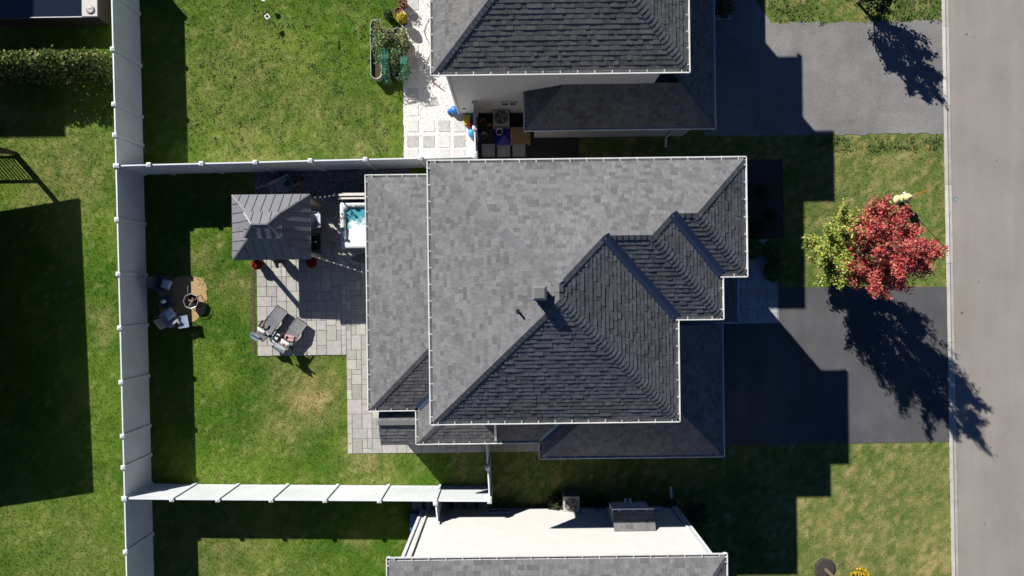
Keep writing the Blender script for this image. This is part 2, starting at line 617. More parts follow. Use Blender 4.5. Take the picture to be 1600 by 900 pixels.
# far kerb and verge of the road, outside the frame
sheet('far_verge', [Ka + kn * 9, Ka + kn * 40, Kb + kn * 40, Kb + kn * 9], 0.03, M['lawn'], th=0.15, col=(.1, .13, .03))
mk = MB()
c = at(1495, 311)
for i in range(10):
    a0, a1 = i * .55, i * .55 + .45
    mk.add([(c.x + math.cos(a) * r, c.y + math.sin(a) * r, -0.066) for a, r in ((a0, .07), (a0, .12), (a1, .12), (a1, .07))], [(0, 1, 2, 3)])
mk.build('paint_mark', mat('utility_paint', (0.10, 0.22, 0.26), 0.8), road)
# small dark spots on the road (oil, tar)
for i, (u, v, r) in enumerate(((1512, 53, .04), (1523, 57, .025), (1531, 441, .03), (1505, 489, .05), (1550, 700, .035), (1560, 250, .03), (1540, 820, .03))):
    p = at(u, v)
    mb = MB()
    mb.add([(p.x + math.cos(k * .9) * r * (1 + .3 * math.sin(k * 2.3 + i)), p.y + math.sin(k * .9) * r, -0.0655) for k in range(7)], [tuple(range(7))])
    mb.build('tar_spot', M['drive'], road)

kerb = empty('kerb', (K0.x, K0.y, 0))
tag(kerb, 'pale concrete kerb with joints along the street', None, kind='structure')
L = (Kb - Ka).length
s = 0.0
jl = 3.05
i = 0
while s < L:
    e = min(s + jl, L)
    a, b = Ka + kd * (s + .006), Ka + kd * (e - .006)
    prof = [(0.0, 0.012), (0.13, 0.010), (0.165, -0.012), (KW, -0.045), (KW, -0.16), (0.0, -0.16)]
    mb = MB()
    vs = [(p.x + kn.x * o - K0.x, p.y + kn.y * o - K0.y, z) for p in (a, b) for o, z in prof]
    n = len(prof)
    mb.add(vs, [(k, (k + 1) % n, (k + 1) % n + n, k + n) for k in range(n)] + [tuple(range(n)), tuple(range(n, 2 * n))[::-1]],
           random.uniform(.86, 1.08))
    if -22 < ((a + b) / 2).y < 22:
        mb.build('kerb_section', M['kerb'], kerb)
    s = e
# crack line between kerb and gutter pan
ck = MB()
ck.add([Ka + kn * .155 + Vector((0, 0, .0005)), Ka + kn * .168 + Vector((0, 0, -.010)), Kb + kn * .168 + Vector((0, 0, -.010)), Kb + kn * .155 + Vector((0, 0, .0005))], [(0, 1, 2, 3)])
ck.v = [(x - K0.x, y - K0.y, z + .004) for x, y, z in ck.v]
ck.build('kerb_line', M['joint'], kerb)


def rag(p, q, n, amp, seed):
    """ragged line from p to q"""
    r_ = random.Random(seed)
    d = (q - p)
    nn = Vector((-d.y, d.x, 0)).normalized()
    return [p + d * (i / n) + nn * (r_.uniform(-amp, amp) if 0 < i < n else 0) for i in range(n + 1)]


def kx(u, v):
    p = at(u, v)
    return Vector((kerb_x(p.y) - .002, p.y, 0))


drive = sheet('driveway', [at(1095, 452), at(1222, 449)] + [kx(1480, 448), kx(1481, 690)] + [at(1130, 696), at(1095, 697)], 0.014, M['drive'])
dn = rag(at(1121, 212), kx(1472, 209), 40, .05, 3)
dn2 = rag(kx(1472, 32), at(1205, 36), 36, .06, 4)
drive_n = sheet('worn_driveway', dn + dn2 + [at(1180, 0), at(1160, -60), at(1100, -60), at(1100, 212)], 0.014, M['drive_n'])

# ------------------------------------------------------------------ paved areas
HARD = []                                                   # world rects without grass: x0,y0,x1,y1


def hard(u0, v0, u1, v1):
    a, b = at(u0, v0), at(u1, v1)
    HARD.append((min(a.x, b.x), min(a.y, b.y), max(a.x, b.x), max(a.y, b.y)))


_pm = {}


def slab_mesh(wd, dp, ti, m, h=0.03, gap=0.006):
    k = (round(wd, 3), round(dp, 3), ti, m)
    if k not in _pm:
        tones = [0.80, 0.90, 0.97, 1.03, 1.10, 1.2]
        t = tones[ti]
        cc = (t, t * (0.985 + .02 * (ti % 3 - 1)), t * (0.97 + .04 * (ti % 2)))
        mb = MB()
        c = 0.008
        x0, y0, x1, y1 = gap, gap, wd - gap, dp - gap
        vs = [(x0, y0, -.03), (x1, y0, -.03), (x1, y1, -.03), (x0, y1, -.03), (x0, y0, h - c), (x1, y0, h - c), (x1, y1, h - c), (x0, y1, h - c),
              (x0 + c, y0 + c, h), (x1 - c, y0 + c, h), (x1 - c, y1 - c, h), (x0 + c, y1 - c, h)]
        fs = [(8, 9, 10, 11)]
        for q in range(4):
            r2 = (q + 1) % 4
            fs += [(q, r2, r2 + 4, q + 4), (q + 4, r2 + 4, r2 + 8, q + 8)]
        mb.add(vs, fs, cc)
        _pm[k] = mb.mesh('paver', M[m])
    return _pm[k]


def ashlar(parent, rects, unit, m, seed):
    """random ashlar of pavers filling a union of world rects; returns count"""
    r_ = random.Random(seed)
    X0 = min(r[0] for r in rects); Y0 = min(r[1] for r in rects)
    X1 = max(r[2] for r in rects); Y1 = max(r[3] for r in rects)
    nx_, ny_ = int((X1 - X0) / unit + .5), int((Y1 - Y0) / unit + .5)

    def inside(i, j):
        x, y = X0 + (i + .5) * unit, Y0 + (j + .5) * unit
        return any(a - .01 <= x <= c + .01 and b - .01 <= y <= d + .01 for a, b, c, d in rects)
    free = {(i, j) for i in range(nx_) for j in range(ny_) if inside(i, j)}
    sizes = [(2, 2)] * 5 + [(3, 2)] * 4 + [(2, 3)] * 3 + [(2, 1)] * 2 + [(1, 2)] * 2 + [(3, 3)] * 1
    cnt = 0
    for j in range(ny_):
        for i in range(nx_):
            if (i, j) not in free:
                continue
            opts = sizes[:]
            r_.shuffle(opts)
            for a, b in opts + [(2, 1), (1, 2), (1, 1)]:
                cells = [(i + p, j + q) for p in range(a) for q in range(b)]
                if all(c in free for c in cells):
                    break
            free -= set(cells)
            ti = r_.choices(range(6), (1, 3, 4, 4, 3, 1))[0]
            o = inst('paver', slab_mesh(a * unit, b * unit, ti, m), parent,
                     (X0 + i * unit - parent.location.x, Y0 + j * unit - parent.location.y, r_.uniform(0, .004)))
            cnt += 1
    return cnt


def wrect(u0, v0, u1, v1):
    a, b = at(u0, v0), at(u1, v1)
    return (min(a.x, b.x), min(a.y, b.y), max(a.x, b.x), max(a.y, b.y))


P1 = wrect(400, 308, 612, 550)
P2 = wrect(545, 548, 612, 708)
P3 = wrect(610, 676, 845, 708)
P3 = (P2[2] - .02, P2[1], P3[2], P2[1] + 0.76)
P2 = (P2[0], P2[1], P1[2], P1[1] + .02)
patio = empty('patio', (P1[0], P1[1], 0))
tag(patio, 'patio and side path of grey beige ashlar pavers behind the house', None, kind='structure')
mb = MB()
for q, (a, b, c, d) in enumerate((P1, P2, P3)):
    z = .012 + .003 * q
    mb.add([(a - P1[0], b - P1[1], z), (c - P1[0], b - P1[1], z), (c - P1[0], d - P1[1], z), (a - P1[0], d - P1[1], z)], [(0, 1, 2, 3)])
mb.build('bedding', M['joint'], patio)
ashlar(patio, [P1, P2, P3], 0.19, 'paver', 5)
HARD += [P1, P2, P3]

F1 = wrect(1120, 375, 1217, 505)
walk = empty('front_walkway', (F1[0], F1[1], 0))
tag(walk, 'shaded paver landing at the front entrance beside the driveway', None, kind='structure')
mb = MB()
mb.add([(0, 0, .012 + .01), (F1[2] - F1[0], 0, .022), (F1[2] - F1[0], F1[3] - F1[1], .022), (0, F1[3] - F1[1], .022)], [(0, 1, 2, 3)])
mb.build('bedding', M['joint'], walk)
ashlar(walk, [F1], 0.19, 'paver_skyblue', 9)
HARD.append(F1)

# edging strip of bare earth left of the patio
e0, e1 = at(392, 408), at(399, 552)
sheet('edging_strip', rag(Vector((e0.x, e1.y, 0)), Vector((e0.x, e0.y, 0)), 16, .04, 8) + [Vector((e1.x, e0.y, 0)), Vector((e1.x, e1.y, 0))][::1], 0.008, M['mulch'])


def pebbles(name, rect, n, smin, smax, m, cols, zb=0.01, mask=None, kind='stuff', label=None):
    a, b, c, d = rect
    x = rng.uniform(a, c, n); y = rng.uniform(b, d, n)
    if mask is not None:
        k = mask(x, y)
        x, y = x[k], y[k]
        n = len(x)
    s_ = rng.uniform(smin, smax, n)
    base = np.array([(1, 0, 0), (0, 1, 0), (-1, 0, 0), (0, -1, 0), (0, 0, 1.0)])
    base = base / 1.0
    V = np.repeat(base[None], n, 0) * s_[:, None, None]
    V[:, :, 2] *= 0.75
    ang = rng.uniform(0, 6.28, n)
    ca, sa = np.cos(ang)[:, None], np.sin(ang)[:, None]
    vx = V[:, :, 0] * ca * rng.uniform(.7, 1.3, (n, 1)) - V[:, :, 1] * sa
    vy = V[:, :, 0] * sa + V[:, :, 1] * ca * rng.uniform(.7, 1.3, (n, 1))
    P = np.stack([vx + x[:, None], vy + y[:, None], V[:, :, 2] + zb], -1)
    P[:, 4, 0] += rng.uniform(-.4, .4, n) * s_
    f = np.array([(0, 1, 4), (1, 2, 4), (2, 3, 4), (3, 0, 4)])
    F = (f[None] + (np.arange(n) * 5)[:, None, None]).reshape(-1, 3)
    cc = np.array(cols)[rng.integers(0, len(cols), n)] * rng.uniform(.7, 1.25, (n, 1))
    o = bpy.data.objects.new(name, np_mesh(name, P.reshape(-1, 3), F, 3, np.repeat(cc, 5, 0), M[m]))
    COL.objects.link(o)
    tag(o, label, None, kind=kind)
    return o


# dark gravel along the north fence
GR = wrect(398, 262, 640, 307)
GR = (GR[0], P1[3], GR[2], GR[3])
sheet('gravel_bed', [(GR[0], GR[1], 0), (GR[2], GR[1], 0), (GR[2], GR[3], 0), (GR[0], GR[3], 0)], 0.010, M['stone_d'])
pebbles('dark_gravel', GR, 9000, .018, .035, 'stone_d', [(1, 1, 1.1), (.6, .62, .7), (1.7, 1.7, 1.75), (2.6, 2.5, 2.4)], label='dark grey gravel between fence and gazebo')
HARD.append(GR)

# white gravel with slabs beside the north neighbour
WG = wrect(628, -30, 742, 247)
wgp = rag(Vector((WG[0], WG[1], 0)), Vector((WG[0], WG[3], 0)), 40, .03, 12)
nb_x = at(720, 177).x
sheet('white_gravel_path', wgp[::-1] + [Vector((WG[2], WG[1], 0)), Vector((WG[2], WG[3], 0))], 0.010, M['white_gravel'])
pebbles('white_gravel', WG, 9000, .015, .03, 'stone_w', [(1, 1, 1.05), (1.08, 1.08, 1.1), (.8, .8, .85)], label='white gravel around the stepping slabs')
HARD.append(WG)
steps = empty('stepping_path', (WG[0], WG[1], 0))
tag(steps, 'square pale slabs set in white gravel beside the north house', None, kind='structure')
r_ = random.Random(3)
rows = [7, 32, 57, 79, 100, 122, 147, 172, 197, 221, 243]
for ri, v in enumerate(rows):
    for ci, u in enumerate((645, 670, 694, 718)):
        if ci > 1 and v < 190 or (ci == 1 and v < 150):
            continue
        if ci == 1 and v in (147, 172):
            continue
        p = at(u, v)
        me = slab_mesh(.46, .46, r_.randrange(6), 'slab', 0.028)
        o = inst('slab', me, steps, (p.x - .23 - WG[0], p.y - .23 - WG[1], 0), r_.uniform(-.03, .03))

# ------------------------------------------------------------------ shingled roofs
def clip_poly(sub, a, b, c):
    """keep points with a*x+b*y<=c"""
    out = []
    n = len(sub)
    for i in range(n):
        p, q = sub[i], sub[(i + 1) % n]
        dp, dq = a * p[0] + b * p[1] - c, a * q[0] + b * q[1] - c
        if dp <= 0:
            out.append(p)
        if (dp < 0 < dq) or (dq < 0 < dp):
            t = dp / (dp - dq)
            out.append((p[0] + (q[0] - p[0]) * t, p[1] + (q[1] - p[1]) * t))
    return out


def trapezoids(poly):
    """split a polygon (a,d) into vertical trapezoids in a"""
    cuts = sorted({round(p[0], 5) for p in poly})
    out = []
    n = len(poly)
    for a0, a1 in zip(cuts, cuts[1:]):
        if a1 - a0 < 1e-4:
            continue
        am = (a0 + a1) / 2
        segs = []
        for i in range(n):
            p, q = poly[i], poly[(i + 1) % n]
            if min(p[0], q[0]) < am < max(p[0], q[0]):
                f = lambda a, p=p, q=q: p[1] + (q[1] - p[1]) * (a - p[0]) / (q[0] - p[0])
                segs.append((f(am), f(a0), f(a1)))
        segs.sort()
        for k in range(0, len(segs) - 1, 2):
            lo, hi = segs[k], segs[k + 1]
            out.append([(a0, lo[1]), (a1, lo[2]), (a1, hi[2]), (a0, hi[1])])
    return out


WID = [0.10, 0.135, 0.165, 0.20, 0.25]
TONES = [0.74, 0.84, 0.93, 0.98, 1.04, 1.10]
HTS = [0.007, 0.012, 0.017]


def to_world(side, eave, z0, t, a, d, off):
    if side == 'W':
        x, y = eave + d, a
    elif side == 'E':
        x, y = eave - d, a
    elif side == 'S':
        x, y = a, eave + d
    else:
        x, y = a, eave - d
    return (x, y, z0 + t * d + off)


class Roof:
    def __init__(self, name, house, mats, seed):
        self.house = house
        self.root = empty(name, (0, 0, 0), 0, house)
        self.deck, self.sh = MB(), MB()
        self.whole = []
        self.rnd = random.Random(seed)
        self.mats = mats

    def face(self, poly, side, eave, z0, t):
        self.deck.add([to_world(side, eave, z0, t, *self.ad(p, side, eave), 0.0) for p in poly], [tuple(range(len(poly)))])
        ad = [self.ad(p, side, eave) for p in poly]
        traps = trapezoids(ad)
        e = 0.145 / math.sqrt(1 + t * t)
        amin, amax = min(p[0] for p in ad), max(p[0] for p in ad)
        dmax = max(p[1] for p in ad)
        dmin = min(p[1] for p in ad)
        k = 0
        rn = self.rnd
        while k * e < dmax:
            d0, d1 = k * e, (k + 1) * e
            k += 1
            if d1 < dmin:
                continue
            a = amin - rn.uniform(0, .3)
            lasttone = 3
            while a < amax:
                wi = rn.choices(range(5), (2, 4, 4, 3, 2))[0]
                wd = WID[wi]
                dark = rn.random() < 0.30
                ti = rn.choice((0, 1, 1)) if dark else rn.choice((2, 3, 3, 4, 4, 5))
                hi = rn.choices(range(3), (3, 4, 3))[0]
                rect = [(a + .002, d0 - .008), (a + wd - .002, d0 - .008), (a + wd - .002, d1 + .004), (a + .002, d1 + .004)]
                for tr in traps:
                    if tr[1][0] < a or tr[0][0] > a + wd:
                        continue
                    pc = clip_poly(rect, -1, 0, -tr[0][0])
                    if pc:
                        pc = clip_poly(pc, 1, 0, tr[1][0])
                    for (p, q, sg) in ((tr[0], tr[1], 1), (tr[3], tr[2], -1)):
                        if not pc:
                            break
                        # keep above lower line (sg=1), below upper (sg=-1); allow drip overhang at the eave
                        m_ = (q[1] - p[1]) / (q[0] - p[0])
                        c0 = p[1] - m_ * p[0]
                        if sg == 1:
                            if abs(m_) < 1e-6 and abs(c0) < 1e-4:
                                continue
                            pc = clip_poly(pc, m_, -1, -c0)
                        else:
                            pc = clip_poly(pc, -m_, 1, c0)
                    if not pc or len(pc) < 3:
                        continue
                    area = abs(sum(pc[i][0] * pc[(i + 1) % len(pc)][1] - pc[(i + 1) % len(pc)][0] * pc[i][1] for i in range(len(pc)))) / 2
                    if area < 2e-4:
                        continue
                    full = area > 0.985 * (wd - .004) * (e + .012)
                    rec = (side, eave, z0, t, e, d0, wi, ti, hi, pc, a, k)
                    if full:
                        self.whole.append(rec)
                    else:
                        self.emit(rec)
                a += wd

    @staticmethod
    def ad(p, side, eave):
        x, y = p
        return {'W': (y, x - eave), 'E': (y, eave - x), 'S': (x, y - eave), 'N': (x, eave - y)}[side]

    @staticmethod
    def geo(rec, base=None):
        side, eave, z0, t, e, d0, wi, ti, hi, pc, a, k = rec
        h = HTS[hi]
        top = [to_world(side, eave, z0, t, p[0], p[1], .004 + h * max(0.12, 1 - (p[1] - d0) / e)) for p in pc]
        bot = [to_world(side, eave, z0, t, p[0], p[1], -.002) for p in pc]
        n = len(pc)
        if side in ('W', 'N'):
            fs = [tuple(range(n))[::-1]] + [(i, (i + 1) % n, (i + 1) % n + n, i + n) for i in range(n)]
        else:
            fs = [tuple(range(n))] + [(i, i + n, (i + 1) % n + n, (i + 1) % n) for i in range(n)]
        if side in ('E',):
            fs = [f[::-1] for f in fs]
            fs[0] = tuple(range(n))
        vs = top + bot
        return vs, fs

    def emit(self, rec):
        vs, fs = self.geo(rec)
        t = TONES[rec[7]] * self.rnd.uniform(.96, 1.04)
        self.sh.add(vs, fs, (t, t, t * 1.01))

    def finish(self, nsingle, score):
        self.whole.sort(key=score)
        cache = {}
        for rec in self.whole[:nsingle]:
            side, eave, z0, t, e, d0, wi, ti, hi, pc, a, k = rec
            o3 = Vector(to_world(side, eave, z0, t, a, d0, 0))
            key = (side, round(t, 3), wi, ti, hi)
            if key not in cache:
                vs, fs = self.geo(rec)
                tt = TONES[ti]
                cache[key] = MB().add([Vector(v) - o3 for v in vs], fs, (tt, tt, tt * 1.01)).mesh('shingle', self.mats[0])
            inst('shingle', cache[key], self.root, o3)
        for rec in self.whole[nsingle:]:
            self.emit(rec)
        dk = self.deck.build('roof_deck', M['deck'], self.root)
        so = self.sh.build('shingles', self.mats[0], self.root)
        tag(so, 'overlapping grey asphalt shingles', kind='stuff')
        return self.root

    def caps(self, p0, p1, n1, n2, half=0.15, step=0.15):
        """row of cap shingles from low p0 to high p1 between faces with normals n1, n2"""
        p0, p1 = Vector(p0), Vector(p1)
        d = (p1 - p0)
        Ln = d.length
        d.normalize()
        n1, n2 = Vector(n1).normalized(), Vector(n2).normalized()
        s1 = d.cross(n1); s2 = d.cross(n2)
        up = (n1 + n2).normalized()
        if s1.dot(n2) > 0:
            s1 = -s1
        if s2.dot(n1) > 0:
            s2 = -s2
        meshes = []
        for q in range(4):
            tt = (0.86, 0.94, 1.0, 1.08)[q]
            mb = MB()
            vs = []
            for sx, hh in ((-.01, .030), (step + .02, .016)):
                for s_ in (s1 * half, Vector((0, 0, 0)), s2 * half):
                    vs.append(d * sx + s_ + up * hh)
            for sx in (-.01, step + .02):
                for s_ in (s1 * half, Vector((0, 0, 0)), s2 * half):
                    vs.append(d * sx + s_ - up * .004)
            fs = [(0, 1, 4, 3), (1, 2, 5, 4), (0, 6, 7, 1), (1, 7, 8, 2), (0, 3, 9, 6), (2, 8, 11, 5), (3, 4, 10, 9), (4, 5, 11, 10)]
            mb.add(vs, fs, (tt, tt, tt * 1.01))
            meshes.append(mb.mesh('ridge_cap', M['cap']))
        n = max(1, int(Ln / step))
        for i in range(n):
            inst('ridge_cap', self.rnd.choice(meshes), self.root, p0 + d * (i * Ln / n))

    def valley(self, p0, p1, n1, n2, half=0.15):
        p0, p1 = Vector(p0), Vector(p1)
        d = (p1 - p0).normalized()
        n1, n2 = Vector(n1).normalized(), Vector(n2).normalized()
        s1, s2 = d.cross(n1), d.cross(n2)
        if s1.dot(n2) < 0:
            s1 = -s1
        if s2.dot(n1) < 0:
            s2 = -s2
        up = (n1 + n2).normalized() * 0.026
        vs = [p0 + s1 * half + up, p0 + up, p0 + s2 * half + up, p1 + s1 * half + up, p1 + up, p1 + s2 * half + up]
        vs += [v - up * 1.2 for v in vs]
        MB().add(vs, [(0, 1, 4, 3), (1, 2, 5, 4), (0, 3, 9, 6), (2, 8, 11, 5), (0, 6, 7, 1), (1, 7, 8, 2)]).build('valley_flashing', M['valley'], self.root)


def NRM(side, t):
    return {'W': (-t, 0, 1), 'E': (t, 0, 1), 'S': (0, -t, 1), 'N': (0, t, 1)}[side]


def gutter(parent, a, b, z, n, ext0=0.11, ext1=0.11, wd=0.11, m=None, step=0.48):
    """U-channel along the eave a-b (2D), outward normal n (2D)"""
    a, b = Vector((a[0], a[1], 0)), Vector((b[0], b[1], 0))
    n = Vector((n[0], n[1], 0))
    d = (b - a).normalized()
    a, b = a - d * ext0, b + d * ext1
    mb = MB()
    prof = [(0.004, 0.0), (0.004, -.095), (wd * .72, -.095), (wd - .012, -.035), (wd - .012, -0.004), (wd - .028, -.004), (wd - .028, .006), (wd + .004, .006), (wd + .004, -.04), (wd * .76, -.104), (-.006, -.104), (-.006, 0.0)]
    k = len(prof)
    vs = [p + n * o + Vector((0, 0, z + h)) for p in (a, b) for o, h in prof]
    mb.add(vs, [(i, (i + 1) % k, (i + 1) % k + k, i + k) for i in range(k)])
    for p in (a, b):                                        # end caps
        q = p + d * (.006 if p is a else -.006)
        mb.bar(q + n * (wd / 2) + Vector((0, 0, z - .097)), q + n * (wd / 2) + Vector((0, 0, z + .003)), wd, .008) if False else None
    for p, sg in ((a, 1), (b, -1)):
        q = p + d * (.004 * sg)
        mb.add([q + n * o + Vector((0, 0, z + h)) for o, h in ((0, 0), (0, -.1), (wd * .74, -.1), (wd, -.035), (wd, .004))], [(0, 1, 2, 3, 4)])
    Ln = (b - a).length
    cnt = max(1, int(Ln / step))
    for i in range(cnt):
        p = a + d * ((i + .5) * Ln / cnt)
        mb.bar(p + Vector((0, 0, z + .0095)), p + n * (wd + .008) + Vector((0, 0, z + .0095)), .022, .005)
    return mb.build('gutter', m or M['white_metal'], parent)


def siding(parent, pts, z0, z1, m, lap=0.118, name='wall'):
    """lap siding along a closed or open 2D polyline whose outside is on the right hand"""
    for a, b in zip(pts, pts[1:]):
        a, b = Vector((a[0], a[1], 0)), Vector((b[0], b[1], 0))
        d = (b - a).normalized()
        n = Vector((d.y, -d.x, 0))
        rows = max(1, int((z1 - z0) / lap))
        h = (z1 - z0) / rows
        mb = MB()
        for i in range(rows):
            za, zb = z0 + i * h, z0 + (i + 1) * h
            vs = [a + n * .016 + Vector((0, 0, za)), b + n * .016 + Vector((0, 0, za)), b + Vector((0, 0, zb)), a + Vector((0, 0, zb)),
                  a + Vector((0, 0, za)), b + Vector((0, 0, za))]
            mb.add(vs, [(0, 1, 2, 3), (4, 5, 1, 0)])
        mb.build(name, m, parent)


def window(parent, c, n, wd, hg, m=None):
    """framed window centred at c on a wall with outward normal n"""
    c, n = Vector(c), Vector(n)
    s = Vector((0, 0, 1)).cross(n).normalized()
    up = Vector((0, 0, 1))
    mb = MB()
    f = 0.055
    for (x0, x1, y0, y1) in ((-wd / 2, wd / 2, -hg / 2, -hg / 2 + f), (-wd / 2, wd / 2, hg / 2 - f, hg / 2), (-wd / 2, -wd / 2 + f, -hg / 2 + f, hg / 2 - f), (wd / 2 - f, wd / 2, -hg / 2 + f, hg / 2 - f), (-f / 2, f / 2, -hg / 2 + f, hg / 2 - f)):
        vs = [c + s * x + up * y + n * o for o in (-.01, .045) for x, y in ((x0, y0), (x1, y0), (x1, y1), (x0, y1))]
        mb.add(vs, [(0, 3, 2, 1), (4, 5, 6, 7), (0, 1, 5, 4), (1, 2, 6, 5), (2, 3, 7, 6), (3, 0, 4, 7)])
    fr = mb.build('window', m or M['white_metal'], parent)
    for sg in (-1, 1):
        x0, x1 = (f / 2, wd / 2 - f) if sg > 0 else (-wd / 2 + f, -f / 2)
        MB().add([c + s * x + up * y + n * .022 for x, y in ((x0, -hg / 2 + f), (x1, -hg / 2 + f), (x1, hg / 2 - f), (x0, hg / 2 - f))], [(0, 1, 2, 3)]).build('pane', M['glass'], fr)
    return fr


def near(u, v):
    c = at(u, v, 7)

    def f(rec):
        x, y, z = to_world(rec[0], rec[1], rec[2], rec[3], rec[10], rec[5], 0)
        return -rec[6] * 0.9 + 0.28 * math.hypot(x - c.x, y - c.y)
    return f


# ================================================================== the main house
EZ, T, LZ, T2 = 6.3, 0.68, 3.0, 0.57
house = empty('house', (0, 0, 0))
tag(house, 'large grey-shingled hip-roofed house with stepped front eaves in the middle', 'house')
G = 0.11
xW, xE1, xE2, xE3 = -2.456 + G, 6.92 - G, 6.205 - G, 4.885 - G
yN, y1, y2, yS = 3.78 - G, 0.235 + G, -1.005 + G, -3.99 + G
h1, h2, h3 = (yN - y1) / 2, (yN - y2) / 2, (xE3 - xW) / 2
ym1, ym2 = (yN + y1) / 2, (yN + y2) / 2
xr = (xW + xE3) / 2
yRn, yRs = yN - h3, yS + h3
rf = Roof('main_roof', house, [M['shingle']], 21)
A1, A2, A3, A4 = (xE1 - h1, ym1), (xE2 - h1, ym1), (xE2 - h2, ym2), (xE3 - h2, ym2)
rf.face([(xW, yN), (xW, yS), (xr, yRs), (xr, yRn)], 'W', xW, EZ, T)
rf.face([(xW, yN), (xr, yRn), A4, A3, A2, A1, (xE1, yN)], 'N', yN, EZ, T)
rf.face([(xW, yS), (xE3, yS), (xr, yRs)], 'S', yS, EZ, T)
rf.face([(xE3, yS), (xE3, y2), A4, (xr, yRn), (xr, yRs)], 'E', xE3, EZ, T)
rf.face([(xE3, y2), (xE2, y2), A3, A4], 'S', y2, EZ, T)
rf.face([(xE2, y2), (xE2, y1), A2, A3], 'E', xE2, EZ, T)
rf.face([(xE2, y1), (xE1, y1), A1, A2], 'S', y1, EZ, T)
rf.face([(xE1, y1), (xE1, yN), A1], 'E', xE1, EZ, T)


def P3d(p, hgt):
    return (p[0], p[1], EZ + T * hgt)


zr = lambda q, d: (q[0], q[1], EZ + T * d)
nW, nE, nS, nN = NRM('W', T), NRM('E', T), NRM('S', T), NRM('N', T)
rf.caps((xW, yN, EZ), zr((xr, yRn), h3), nW, nN)
rf.caps((xW, yS, EZ), zr((xr, yRs), h3), nW, nS)
rf.caps((xE3, yS, EZ), zr((xr, yRs), h3), nE, nS)
rf.caps((xE2, y2, EZ), zr(A3, h2), nE, nS)
rf.caps((xE1, y1, EZ), zr(A1, h1), nE, nS)
rf.caps((xE1, yN, EZ), zr(A1, h1), nE, nN)
rf.caps(zr(A2, h1), zr(A3, h2), nE, nN)
rf.caps(zr(A4, h2), zr((xr, yRn), h3), nE, nN)
rf.caps(zr(A1, h1), zr(A2, h1), nS, nN)
rf.caps(zr(A3, h2), zr(A4, h2), nS, nN)
rf.caps(zr((xr, yRs), h3), zr((xr, yRn), h3), nW, nE)
rf.valley((xE2, y1, EZ), zr(A2, h1), nE, nS)
rf.valley((xE3, y2, EZ), zr(A4, h2), nE, nS)
rf.finish(300, near(760, 420))
MR = rf.root
for a, b, n in (((xW, yN), (xE1, yN), (0, 1)), ((xW, yS), (xW, yN), (-1, 0)), ((xW, yS), (xE3, yS), (0, -1)), ((xE1, y1), (xE1, yN), (1, 0))):
    gutter(MR, a, b, EZ, n)
gutter(MR, (xE3, yS), (xE3, y2), EZ, (1, 0), .11, -.11)
gutter(MR, (xE3, y2), (xE2, y2), EZ, (0, -1), 0, .11)
gutter(MR, (xE2, y2), (xE2, y1), EZ, (1, 0), .11, -.11)
gutter(MR, (xE2, y1), (xE1, y1), EZ, (0, -1), 0, .11)
# soffit
mb = MB()
mb.add([(x, y, EZ - .10) for x, y in ((xW, yN), (xW, yS), (xE3, yS), (xE3, y2), (xE2, y2), (xE2, y1), (xE1, y1), (xE1, yN))], [tuple(range(8))[::-1]])
mb.build('soffit', M['white_metal'], MR)
# box roof vent and plumbing stack
mb = MB()
vc = at(843, 458, 9.0)
zv = EZ + T * (vc.x - xW)
mb.box((vc.x - .14, vc.y - .14, zv - .12), (vc.x + .14, vc.y + .14, zv + .50))
for k in range(5):
    mb.box((vc.x - .16, vc.y - .16, zv + .14 + k * .07), (vc.x + .16, vc.y + .16, zv + .155 + k * .07))
mb.add([(vc.x + a * r, vc.y + b * r, z) for r, z in ((.18, zv + .49), (.19, zv + .53), (.13, zv + .58)) for a, b in ((-1, -1), (1, -1), (1, 1), (-1, 1))],
       [(0, 3, 2, 1)] + [(i + o, (i + 1) % 4 + o, (i + 1) % 4 + o + 4, i + o + 4) for o in (0, 4) for i in range(4)] + [(8, 9, 10, 11)])
mb.build('roof_vent', M['grey_trim'], MR)
mb = MB()
pc = at(810, 487, 8.3)
zp = EZ + T * (pc.x - xW)
mb.tube([(pc.x, pc.y, zp - .1), (pc.x, pc.y, zp + .30)], .032, 10)
mb.lathe([(.07, 0), (.045, .05), (.04, .02)], (pc.x, pc.y, zp + .01), 12)
mb.build('vent_pipe', M['black_metal'], MR)

# walls (set back under the eaves)
OV = 0.42
wx0, wx1, wx2, wx3 = xW + OV, xE1 - OV, xE2 - OV, xE3 - OV
wyN, wy1, wy2, wyS = yN - OV, y1 + OV, y2 + OV, yS + OV
siding(house, [(wx0, wyN), (wx0, wyS), (wx3, wyS), (wx3, wy2), (wx2, wy2), (wx2, wy1), (wx1, wy1), (wx1, wyN), (wx0, wyN)], 0.0, EZ - .1, M['siding_grey'])

# lower roofs round the back, the south side and the garage
lr = Roof('lower_roof', house, [M['shingle']], 33)
lx, lyN, lyS = -4.98 + G, 3.93 - G, -4.155 + G
sx, sy1 = -3.355 + G, -5.31 + G
gx0, gx1, gy0 = 0.85 + G, 7.19 - G, -5.86 + G
gyN = -1.32
dW = wx0 - lx
lr.face([(lx, lyN), (lx, lyS), (wx0, lyS + dW), (wx0, lyN - dW)], 'W', lx, LZ, T2)
lr.face([(lx, lyN), (wx0, lyN - dW), (wx0, lyN)], 'N', lyN, LZ, T2)
dv = wx0 - sx
lr.face([(lx, lyS), (sx, lyS), (wx0, lyS + dv), (wx0, lyS + dW)], 'S', lyS, LZ, T2)
dS = wyS - sy1
lr.face([(sx, sy1), (sx, lyS), (wx0, lyS + dv), (wx0, wyS), (sx + dS, wyS)], 'W', sx, LZ, T2)
lr.face([(sx, sy1), (gx0, sy1), (gx0 + dS, wyS), (sx + dS, wyS)], 'S', sy1, LZ, T2)
dG = wyS - gy0
